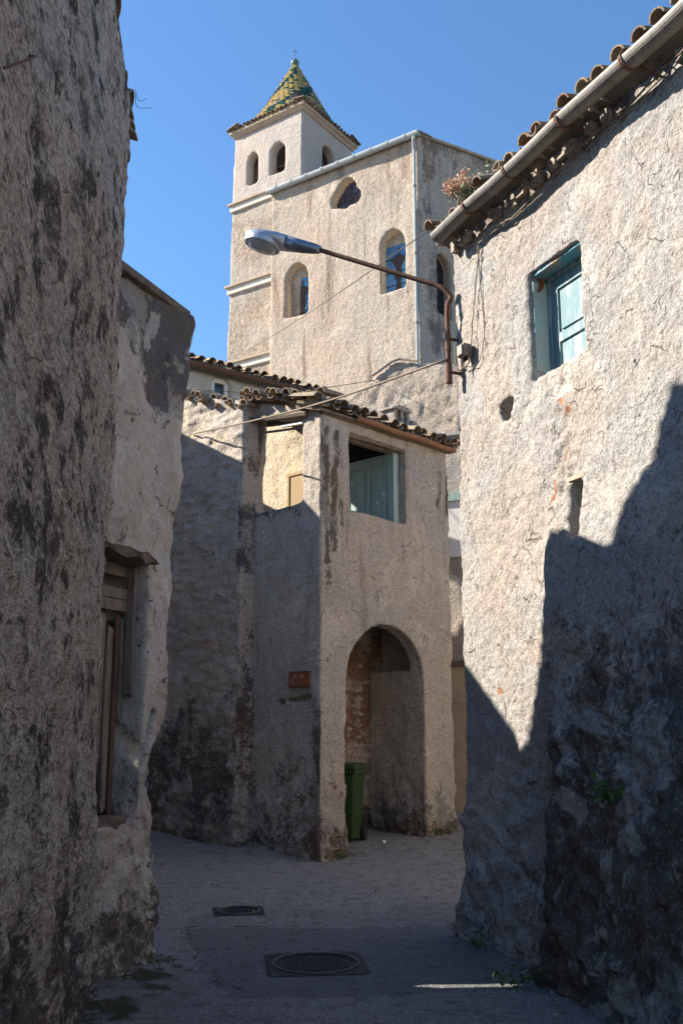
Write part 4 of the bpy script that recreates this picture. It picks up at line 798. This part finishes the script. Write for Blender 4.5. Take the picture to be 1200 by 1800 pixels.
# ------------------------------------------------------------------ houses between
def build_cream():
    P = at_y(335, 642, 19.0); Q = V(1, .757*1.0, 0).normalized(); fr = Frame((P.x, P.y, 0), Q, (-Q.y, Q.x, 0)); ze = P.z
    t = thing('cream_house', 'cream rendered house with a tiled roof and white window, behind the corner house', 'house', fr.p(0, 0, 0))
    ur, _ = fr.on(556, 690)
    wu0, wz0 = fr.on(374, 700); wu1, _ = fr.on(405, 690); _, wz1 = fr.on(385, 663); wz0 -= .5
    base = NB(); boxf(base, fr, -3, ur-.1, 0, 4, -.5, ze-.05); cut = NB(); boxf(cut, fr, wu0, wu1, -.3, .3, wz0, wz1)
    sculpt('wall', base, [cut], .09, lambda co, no: (fbm(co, 3, 2, 4)*.012, {}), m_cream, t)
    wb = NB(); boxf(wb, fr, wu0-.02, wu1+.02, .16, .2, wz0, wz1); wn = obj('window', wb, m_glassdark, t); fb = NB()
    for a, b, c, d in ((wu0-.02, wu0+.09, wz0, wz1), (wu1-.09, wu1+.02, wz0, wz1), (wu0+.09, wu1-.09, wz1-.09, wz1), (wu0+.09, wu1-.09, wz0, wz0+.09)): boxf(fb, fr, a, b, .10, .155, c, d)
    obj('frame', fb, m_white, wn)
    rf = obj('roof', tilestrip(fr.p(-3, -.2, ze+.04), fr.p(ur+.05, -.2, ze+.04), fr.ey+V(0, 0, .35), 2, .22, .46, .36, .09, 61, .015, nseg=4), m_tiles, t)
    b = NB(); prism_x(b, fr, [(-.1, ze+.0), (4, ze+1.4), (4, ze+1.3), (-.1, ze-.04)], -3, ur); obj('deck', b, m_tiles, rf)
    b = NB(); tube(b, [fr.p(-3, -.24, ze-.03), fr.p(ur+.05, -.24, ze-.05)], .06, 8); obj('gutter', b, m_rust, t)
build_cream()
def build_gable():
    ex = V(-.86, .51, 0).normalized(); P = at_y(800, 700, 17.0); fr = Frame((P.x, P.y, 0), ex, (ex.y, -ex.x, 0))
    if fr.ey.y < 0: fr.ey = -fr.ey
    t = thing('stone_house', 'bare stone gable of a house behind the corner house roof, below the church', 'house', fr.p(0, 0, 0))
    pts = [fr.on(*p) for p in ((860, 646), (790, 640), (735, 636), (703, 632), (690, 637), (655, 662), (618, 694), (560, 740))]
    base = NB(); prism(base, fr, [(pts[0][0], -.5)]+pts+[(pts[-1][0], -.5)], 0, .6)
    def fn(co, no):
        u, v, z = uvz(fr, co); return fbm(co, 1.5, 2, 3)*.06+fbm(co, 6, 3, 1)*.05, {'pale': blob(u, z, *fr.on(713, 705), .13, .13)*.9, 'dirt': (.25+fbm(co, 2, 2, 6)*.4)*sstep(.2, .0, np.interp(u, [p[0] for p in pts], [p[1] for p in pts])-z)*.9}
    sculpt('wall', base, [], .05, fn, m_stonewall, t)
    b = NB()
    for (p, q) in zip(pts[2:5], pts[3:6]):
        tube(b, [fr.p(p[0], -.03, p[1]+.01), fr.p(q[0], -.03, q[1]+.01)], .03, 6)
    obj('coping', b, m_stonewall, t)
    k = fr.on(652, 670); kb = NB(); tube(kb, smoothpath([fr.p(k[0]-.0, .1, k[1]), fr.p(k[0]+.0, -.1, k[1]), fr.p(k[0]-.15, -.2, k[1]-.12), fr.p(k[0]-.4, -.2, k[1]-.1)], 4), .012, 5)
build_gable()
def build_back():
    P = at_y(800, 1200, 15.5); ex = V(.9, -.42, 0).normalized(); fr = Frame((P.x, P.y, 0), ex, (-ex.y, ex.x, 0))
    t = thing('back_house', 'tan house seen in the narrow gap between corner house and right house', 'house', fr.p(0, 0, 0))
    _, zt = fr.on(800, 802); base = NB(); boxf(base, fr, -.35, 3, 0, 3, -.4, zt+.35)
    sculpt('wall', base, [], .07, lambda co, no: (fbm(co, 3, 3, 4)*.03, {'dirt': sstep(1.2, .5, co[:, 2])*.5}), m_corner, t)
    _, z0 = fr.on(805, 1395); _, z1 = fr.on(805, 1172); b = NB(); boxf(b, fr, -.33, 1.4, -.07, -.03, z0-.6, z1); d = obj('garage_door', b, m_garage, t)
    b = NB()
    for k in range(4): boxf(b, fr, -.33, 1.4, -.082, -.072, z0-.4+(z1-z0+.4)*k/4, z0-.37+(z1-z0+.4)*k/4)
    obj('panel_seam', b, m_cornice, d)
    b = NB(); boxf(b, fr, -.34, 1.5, -.12, -.03, z1+.004, z1+.09); obj('door_lintel', b, m_beam, t)
    _, za = fr.on(800, 868); _, zb = fr.on(800, 882); b = NB(); boxf(b, fr, -.34, .5, -.1, -.03, zb, za); obj('shutter_head', b, m_tealpale, t)
    _, zl = fr.on(800, 980); b = NB(); boxf(b, fr, -.33, .45, -.06, -.03, zl, zb-.004); obj('shutter', b, m_white, t)
    g = NB(); tube(g, [fr.p(-.2, -.16, zt+.3), fr.p(3, -.16, zt+.3)], .07, 8); obj('gutter', g, m_zinc, t)
build_back()
def build_bounce_house():  # unseen house added as a pale reflector for the arch face
    t = thing('old_house', 'unseen pale house added in the side alley to bounce sunlight onto the arch face', 'house', (7.5, 12, 0))
    b = NB(); plan(b, [(7.2, 7.0), (10, 7.0), (10, 17), (7.2, 17)], -.4, 6.4); obj('wall', b, m_bounce, t)
    b = NB(); plan(b, [(7.0, 6.9), (10.1, 6.9), (10.1, 17.1), (7.0, 17.1)], 6.403, 6.6); obj('roof', b, m_tiles, t)
build_bounce_house()

# ------------------------------------------------------------------ street lamp
def build_lamp():
    t = thing('street_lamp', 'rusty curved bracket street lamp with a grey metal head, fixed to the right house corner', 'street lamp', RF.p(.03, -.06, 4.2))
    pv = -.09; pu = .03
    zb = at_y(795, 678, 8.0).z; zt = at_y(797, 545, 8.0).z
    base = RF.p(pu, pv, zb); d = V(-.917, -.40, 0)
    head = Vector(at_y(557, 438, 8.36)); tip = Vector(at_y(436, 416, 8.50)); print('lamp', base, zt, head, tip)
    q_ = lambda x_, y_, k_: at_y(x_, y_, RF.p(pu, pv, zt).y+k_)
    arm = [RF.p(pu, pv, zb+.05), RF.p(pu, pv, zt-.25), RF.p(pu, pv, zt), q_(792, 523, .01), q_(781, 509, .02), q_(765, 501, .05)]
    s0 = arm[-1]; arm += [s0.lerp(head, .1), s0.lerp(head, .5), head]
    b = NB(); tube(b, smoothpath(arm, 6), .0225, 10); obj('arm', b, m_rust, t, smooth=True)
    b = NB(); tube(b, [RF.p(pu, pv, zb), RF.p(pu, pv, zb+.18)], .03, 10); obj('sleeve', b, m_rust, t); b = NB(); tube(b, [RF.p(pu, pv, zb+.3), RF.p(pu, pv, zt-.32)], .027, 10); obj('sleeve', b, m_rust, t, smooth=False)
    for z in (zb+.1, zt-.3): b = NB(); tube(b, [RF.p(pu, pv, z), RF.p(pu+.02, .06, z)], .014, 6); obj('wall_bracket', b, m_rust, t)
    ax = (tip-head).normalized(); L = (tip-head).length; side = ax.cross(V(0, 0, 1)).normalized(); up = side.cross(ax).normalized()
    def sect(s, wy, h0, h1, n=20, p=2.6):
        out_ = []
        for k in range(n):
            a = 2*math.pi*k/n; cx, sx = math.cos(a), math.sin(a); x_ = math.copysign(abs(cx)**(2/p), cx)*wy; z_ = math.copysign(abs(sx)**(2/p), sx); z_ = z_*h1 if z_ > 0 else z_*h0
            out_.append(head+ax*s+side*x_+up*z_)
        return out_
    secs = ((-.03, .034, .034, .034), (.02, .052, .045, .045), (.14, .075, .055, .055), (.26, .10, .055, .065), (.37, .135, .05, .07), (.48, .15, .045, .062), (.56, .135, .04, .045), (.615, .09, .035, .025))
    k_ = L/.615
    b = NB(); quadsbm(b, [sect(a*k_, w_, h0, h1) for a, w_, h0, h1 in secs[:4]]); obj('ballast_housing', b, m_alu, t, smooth=True)
    b = NB(); quadsbm(b, [sect(a*k_, w_+.002, h0+.002, h1+.002) for a, w_, h0, h1 in secs[3:]]); hd = obj('lamp_head', b, m_alulight, t, smooth=True)
    R_ = .172; c = head+ax*(L-R_*.98)+up*-.02
    def oval(r_, z, n=32): return [c+ax*(R_*r_*math.cos(2*math.pi*k/n))+side*(R_*r_*math.sin(2*math.pi*k/n))+up*z for k in range(n)]
    b = NB(); quadsbm(b, [oval(.86, .035), oval(.97, .02), oval(1.03, -.005), oval(1.03, -.05), oval(.95, -.058), oval(.90, -.045), oval(.5, -.03), oval(.1, -.03)]); obj('rim', b, m_alulight, hd, smooth=False)
    b = NB(); quadsbm(b, [oval(.89, -.035), oval(.88, -.05), oval(.78, -.066), oval(.5, -.085), oval(.15, -.092)]); obj('lens', b, m_lens, hd, smooth=True)
build_lamp()

# ------------------------------------------------------------------ cables and boxes
def cable(name, label, pts, r, m, k=8, wob=0):
    b = NB(); P = smoothpath(pts, k)
    if wob: P = [p+V(random.gauss(0, wob), random.gauss(0, wob), random.gauss(0, wob)) for p in P]
    tube(b, P, r, 6); return tag(obj(name, b, m, smooth=True), label, 'cable')
A = RF.p(.06, -.12, at_y(814, 639, 8.0).z); wv, wz = HF.onx(337, 763, -.21); Bq = HF.p(-.21, wv, wz)
cable('overhead_cable', 'thick tan cable slung across the street from the lamp bracket to the corner house wing', [A, A.lerp(Bq, .33)-V(0, 0, .075), A.lerp(Bq, .66)-V(0, 0, .06), Bq], .011, m_cable)
Cq = HF.p(-.12, HF.onx(537, 714, -.12)[0], HF.onx(537, 714, -.12)[1]); 
a = RF.p(-.05, -.16, EAVE-.04); a = hit(790, 379, RF.p(0, -.2, 0), RF.ey); b_ = CF.p(*[(CF.on(397, 637)[0])], -.1, CF.on(397, 637)[1])
cable('overhead_wire', 'thin wire running from the right gutter up across the church front', [a, a.lerp(b_, .3)-V(0, 0, .12), a.lerp(b_, .65)-V(0, 0, .12), b_], .006, m_cabledark)
wp = [at_y(px, py, y) for px, py, y in ((300, 682, 16.2), (430, 690, 16.2), (489, 689, 16.2), (560, 683, 16.3), (640, 671, 16.6), (700, 660, 17.0))]
cable('overhead_wire', 'faint thin wire in front of the cream house and stone gable', wp, .006, m_cabledark)
ln = [(840, 432), (838, 470), (832, 540), (829, 590), (827, 625), (822, 640), (812, 647)]
def onwall(l, v): return [RF.p(*(lambda q: (q[0], v, q[1]))(rq(x_, y_, v))) for x_, y_ in l]
cable('wall_cable', 'pale cable dropping down the right house corner from under the eave', onwall(ln, -.035), .006, m_cable, 5, .003)
ln = [(842, 436), (842, 480), (850, 560), (848, 610), (838, 640), (822, 645)]
cable('wall_cable', 'dark looping cable beside the pale one on the right house corner', onwall(ln, -.02), .004, m_cabledark, 5, .002)
ln = [(840, 428), (868, 402), (905, 378), (960, 322), (1010, 268), (1060, 222), (1110, 178), (1160, 128), (1210, 76)]
cable('wall_cable', 'pale twin cable clipped to the wall under the right house eave', onwall(ln, -.04), .007, m_cable, 6, .004)
ln = [(850, 412), (900, 376), (930, 352), (985, 300), (1040, 245), (1100, 188), (1215, 78)]
cable('wall_cable', 'second lighter cable sagging beneath the eave cables of the right house', onwall([(x_+4, y_+5) for x_, y_ in ln], -.035), .005, m_cable, 6, .005)
u, z = rq(818, 617, -.05)
b = NB(); boxf(b, RF, u-.055, u+.045, -.10, -.015, z-.055, z+.055); jb = thing('junction_box', 'small grey electrical junction box on the right house corner beside the lamp', 'junction box', RF.p(u, 0, z)); bx = obj('case', b, m_zinc, jb, bevel=.01)
b = NB(); boxf(b, RF, u-.045, u+.035, -.112, -.1005, z-.045, z+.045); obj('lid', b, m_zinc, jb, bevel=.004)
for s in (-.02, .02):
    b = NB(); tube(b, [RF.p(u+s, -.05, z-.05), RF.p(u+s, -.05, z-.09)], .012, 6); obj('gland', b, m_black, jb)
b = NB(); tube(b, smoothpath([RF.p(u-.02, -.05, z-.085), RF.p(u-.06, -.07, z-.16), RF.p(u-.08, -.1, z-.10), RF.p(u-.09, -.1, z+.1)], 5), .006, 5); obj('lead', b, m_cable, jb)

# ------------------------------------------------------------------ sign on the shaded face
def build_sign():
    v0, z0 = HF.onx(547, 1207); v1, z1 = HF.onx(512, 1182); uo = -.03
    t = thing('wall_sign', 'small red brown enamel plate with worn white marks on the shaded corner house wall', 'sign', HF.p(0, (v0+v1)/2, z0))
    b = NB(); prism_x(b, HF, [(v0, z0), (v1, z0), (v1, z1), (v0, z1)], -.045, -.02); obj('plate', b, m_redsign, t, bevel=.003)
    b = NB()
    for (a, c, e, f) in ((v0-.004, v1+.004, z1-.006, z1+.006), (v0-.004, v1+.004, z0-.006, z0+.006)): b = NB(); prism_x(b, HF, [(a, e), (c, e), (c, f), (a, f)], -.05, -.018); obj('border', b, m_rust, t)
    w_, h_ = v1-v0, z1-z0
    fr = lambda fx, fz, u_=-.0485: HF.p(u_, v1-fx*w_, z1-fz*h_)     # fractions from the top left
    b = NB()
    quadsbm(b, [[fr(.28, .2, q), fr(.38, .2, q), fr(.38, .38, q), fr(.28, .38, q)] for q in (-.049, -.0455)])
    A = [math.radians(a) for a in range(60, 331, 30)]
    tube(b, [fr(.22+.07*math.cos(a), .60-.13*math.sin(a), -.048) for a in A], .006, 5)
    for fx, fz in ((.34, .66), (.42, .62), (.24, .8)): quadsbm(b, [[fr(fx, fz, q), fr(fx+.03, fz, q), fr(fx+.03, fz+.05, q), fr(fx, fz+.05, q)] for q in (-.049, -.0455)])
    obj('emblem', b, m_faded, t)
    b = NB()
    for a, c in (((.57, .18), (.62, .40)), ((.62, .40), (.67, .18)), ((.71, .24), (.71, .40)), ((.77, .24), (.77, .28)), ((.77, .36), (.77, .40))): tube(b, [fr(*a, -.047), fr(*c, -.047)], .004, 5)
    obj('lettering', b, m_faded, t)
build_sign()

def ghit(px, py, dz=0.0):
    d = ray(px, py); a, b = 0.0, 40/d.y
    for _ in range(40):
        k = (a+b)/2; p = CAM+d*k
        if p.z > float(gz(p.x, p.y))+dz: a = k
        else: b = k
    return CAM+d*a
def bval(u, z): return max(0, (3.2-z)/3.2)**.8*(.33+.20*min(2, max(0, u-1.4)))
# ------------------------------------------------------------------ wheelie bin
def build_bin():
    c = HF.p(1.03, .62, 0); c.z = float(gz(c.x, c.y))
    yaw = math.radians(-18); ex = V(math.cos(yaw), math.sin(yaw), 0); ey = V(-math.sin(yaw), math.cos(yaw), 0)
    fr = Frame((c.x, c.y, c.z), ex, ey); fr.p0 = fr.p
    t = thing('wheelie_bin', 'dark green two wheeled refuse bin standing in the arched niche', 'bin', c)
    b = NB()
    def sq(w_, d0, d1, z): return [fr.p(-w_, d0, z), fr.p(w_, d0, z), fr.p(w_, d1, z), fr.p(-w_, d1, z)]
    quadsbm(b, [sq(.185, -.19, .20, .05), sq(.19, -.195, .20, .10), sq(.225, -.24, .24, .86), sq(.225, -.24, .24, .868)]); body = obj('body', b, m_plastic, t, bevel=.018)
    b = NB(); quadsbm(b, [sq(.245, -.275, .26, .845), sq(.25, -.28, .265, .85), sq(.25, -.28, .265, .895), sq(.24, -.27, .26, .90)]); obj('rim', b, m_plastic, t, bevel=.006)
    b = NB(); quadsbm(b, [sq(.248, -.29, .27, .903), sq(.25, -.295, .272, .925), sq(.235, -.26, .26, .955), sq(.19, -.2, .22, .972)]); ld = obj('lid', b, m_plastic, t, bevel=.006)
    b = NB(); tube(b, [fr.p(-.2, .31, .92), fr.p(.2, .31, .92)], .014, 8); tube(b, [fr.p(-.2, .31, .92), fr.p(-.2, .24, .90)], .014, 8); tube(b, [fr.p(.2, .31, .92), fr.p(.2, .24, .90)], .014, 8); obj('handle', b, m_plastic, t)
    b = NB(); boxf(b, fr, .02, .12, -.232, -.226, .67, .745); obj('sticker', b, m_white, t)
    for s in (-1, 1):
        b = NB(); tube(b, [fr.p(s*.19, .2, .10), fr.p(s*.24, .2, .10)], .1, 16); wh = obj('wheel', b, m_black, t)
        b = NB(); tube(b, [fr.p(s*.241, .2, .10), fr.p(s*.246, .2, .10)], .05, 12); obj('hub', b, m_plastic, wh)
build_bin()

# ------------------------------------------------------------------ manhole covers
def manhole(label, corners, rr):
    P = [hit(x_, y_, V(0, 0, .0), V(0, 0, 1)) for x_, y_ in corners]; c = sum(P, V(0, 0, 0))/4; c.z = -.002
    ex = ((P[1]-P[0])+(P[2]-P[3])).normalized(); s = ((P[1]-P[0]).length+(P[2]-P[3]).length)/4; fr = Frame(c, ex, (-ex.y, ex.x, 0)); s2 = s*.93
    t = thing('manhole_cover', label, 'manhole cover', c, 'manhole covers in the street')
    n = 40; b = NB(); sqr = lambda k: (lambda a: (lambda q: (s*math.cos(a)/q, s2*math.sin(a)/q))(max(abs(math.cos(a)), abs(math.sin(a)))))(2*math.pi*(k+.5)/n)
    def ring(r, z): return [fr.p(r*math.cos(2*math.pi*(k+.5)/n), r*math.sin(2*math.pi*(k+.5)/n), z) for k in range(n)]
    def sq(z, e=0): return [fr.p(sqr(k)[0]*(1+e), sqr(k)[1]*(1+e), z) for k in range(n)]
    R = rr*s
    vs = quadsbm(b, [sq(-.06), sq(.006), sq(.010, -.02), ring(R*1.0+.03, .010), ring(R+.027, .016), ring(R+.008, .016), ring(R+.006, -.02)], caps=False); obj('frame', b, m_iron, t)
    b = NB(); quadsbm(b, [ring(R+.026, .0165), ring(R+.024, .019), ring(R+.012, .019), ring(R+.010, .0165)], caps=False); obj('ring', b, m_ironworn, t)
    b = NB(); quadsbm(b, [ring(R+.003, -.03), ring(R+.003, .010), ring(R-.02, .012), ring(R-.022, .005), ring(.01, .005)]); ld = obj('lid', b, m_iron, t)
    b = NB(); st = .038 if s > .28 else .035; m_ = int(R/st)
    for i in range(-m_, m_+1):
        for j in range(-m_, m_+1):
            x_, y_ = i*st, j*st
            if math.hypot(x_, y_) < R-.045: boxf(b, fr, x_-st*.34, x_+st*.34, y_-st*.34, y_+st*.34, .0052, .011)
    obj('tread', b, m_iron, ld)
manhole('larger square framed round iron manhole cover in the foreground asphalt', ((457, 1680), (625, 1675), (660, 1712), (478, 1717)), .80)
manhole('smaller square framed iron manhole cover farther up the street near the left wall', ((362, 1597), (450, 1595), (478, 1607), (388, 1610)), .74)

# ------------------------------------------------------------------ plants
def plant(name, label, c, parts):
    t = thing(name, label, 'plant', c)
    for nm, m, bm in parts: obj(nm, bm, m, t)
pc = hit(826, 345, RF.p(0, -.2, 0), RF.ey)
b1, b2, b3 = NB(), NB(), NB()
for k in range(30):
    q = pc+V(random.gauss(-.05, .07), random.gauss(.04, .06), .03+random.uniform(0, .13)); leaves(b1, q, 60, (.026, .026, .02), .026, 100+k, .8)
    stems(b3, pc+V(random.gauss(0, .04), random.gauss(0, .04), -.03), [q], .002)
leaves(b2, pc+V(.02, .0, -.02), 180, (.08, .06, .05), .045, 5, .8); leaves(b2, pc+V(.13, -.04, .04), 90, (.05, .05, .07), .04, 6, .8)
plant('wall_plant', 'orange flowering succulent clump growing in the end of the right gutter', pc, [('flower_head', m_sedum, b1), ('foliage', m_grey_leaf, b2), ('stem', m_grey_leaf, b3)])
def weed(label, c, n, sp, size, seed, name='weed', tips=5):
    b = NB(); leaves(b, c, n, sp, size, seed); s_ = NB(); rnd = random.Random(seed); stems(s_, Vector(c)-V(0, 0, .01), [Vector(c)+V(rnd.gauss(0, sp[0]), rnd.gauss(0, sp[1]), rnd.uniform(.3, 1.6)*sp[2]) for _ in range(tips)], .003)
    plant(name, label, c, [('foliage', m_leaf, b), ('stem', m_leaf, s_)])
g = lambda px, py, z=0: ghit(px, py, z)
weed('sprawling little weed at the foot of the right wall beside the sunlit strip', g(903, 1733, .02), 50, (.08, .05, .05), .045, 1)
weed('tuft of green weeds at the far foot of the right wall corner', g(838, 1664, .02), 60, (.07, .04, .035), .035, 2)
weed('leafy dark weed patch at the bottom right against the right wall', g(1172, 1775, .05), 260, (.13, .12, .12), .06, 3)
q = rq(1106, 1396, -.22); weed('small fern rooted in the dark right wall high above the ground', RF.p(q[0], -bval(q[0], q[1])-.03, q[1]-.04), 60, (.05, .05, .05), .06, 4, 'fern')
weed('fringe of weeds at the foot of the corner house by the bin', g(604, 1507, .01), 90, (.10, .03, .025), .025, 5)
weed('scrappy dark weeds at the right foot of the arched niche', g(758, 1466, .02), 150, (.13, .06, .06), .04, 6)
q = g(676, 1480, .01); b = NB(); leaves(b, q, 3, (.02, .02, .004), .08, 8, .1); me_ = obj('paper_scrap', b, m_white); tag(me_, 'crumpled white scrap of paper on the ground in front of the arched niche', 'litter')

# ------------------------------------------------------------------ grit and crumbs of plaster gathered along the wall feet
def grit():
    rnd = random.Random(9); b = NB(); tl = b.verts.layers.float.new('tint')
    lines = [(L1.p(1.6, -.05, 0), L1.p(.0, -.06, 0), 60, .10), (L2.p(.9, -.06, 0), L2.p(.0, -.08, 0), 80, .08), (HF.p(-.05, .0, 0), HF.p(-.06, 1.2, 0), 60, .06), (HF.p(-.25, 1.3, 0), HF.p(-.25, 2.9, 0), 60, .07), (HF.p(.0, -.05, 0), HF.p(.5, -.06, 0), 30, .05), (HF.p(.5, .3, 0), HF.p(1.8, .3, 0), 70, .25), (HF.p(1.85, -.06, 0), HF.p(2.6, -.08, 0), 50, .08), (V(.93, 8.0, 0), V(1.18, 6.7, 0), 90, .07), (V(1.1, 6.5, 0), V(1.3, 5.6, 0), 60, .08), (V(-1.2, 9.3, 0), V(1.2, 10.6, 0), 60, .9), (V(-.8, 6, 0), V(.9, 8.5, 0), 40, .6)]
    for p, q, n, sp in lines:
        for _ in range(n):
            c = p.lerp(q, rnd.random())+V(rnd.gauss(0, sp), rnd.gauss(0, sp), 0); c.z = float(gz(c.x, c.y))+.004; r = rnd.uniform(.004, .016)*rnd.uniform(.5, 1.2); t = rnd.random()
            k = [b.verts.new(c+V(rnd.uniform(-1, 1), rnd.uniform(-1, 1), rnd.uniform(-.6, .9)).normalized()*r*rnd.uniform(.8, 1.3)) for _ in range(7)]
            for v in k: v[tl] = t
            bmesh.ops.convex_hull(b, input=k)
    x = M('loose_grit'); m = x.out(x.mix(x.attr('tint'), (.16, .14, .125), (.42, .37, .32)), .95, .1)
    obj('grit', b, m, label='loose grit and crumbs of plaster along the feet of the walls', kind='stuff')['category'] = 'grit'
grit()
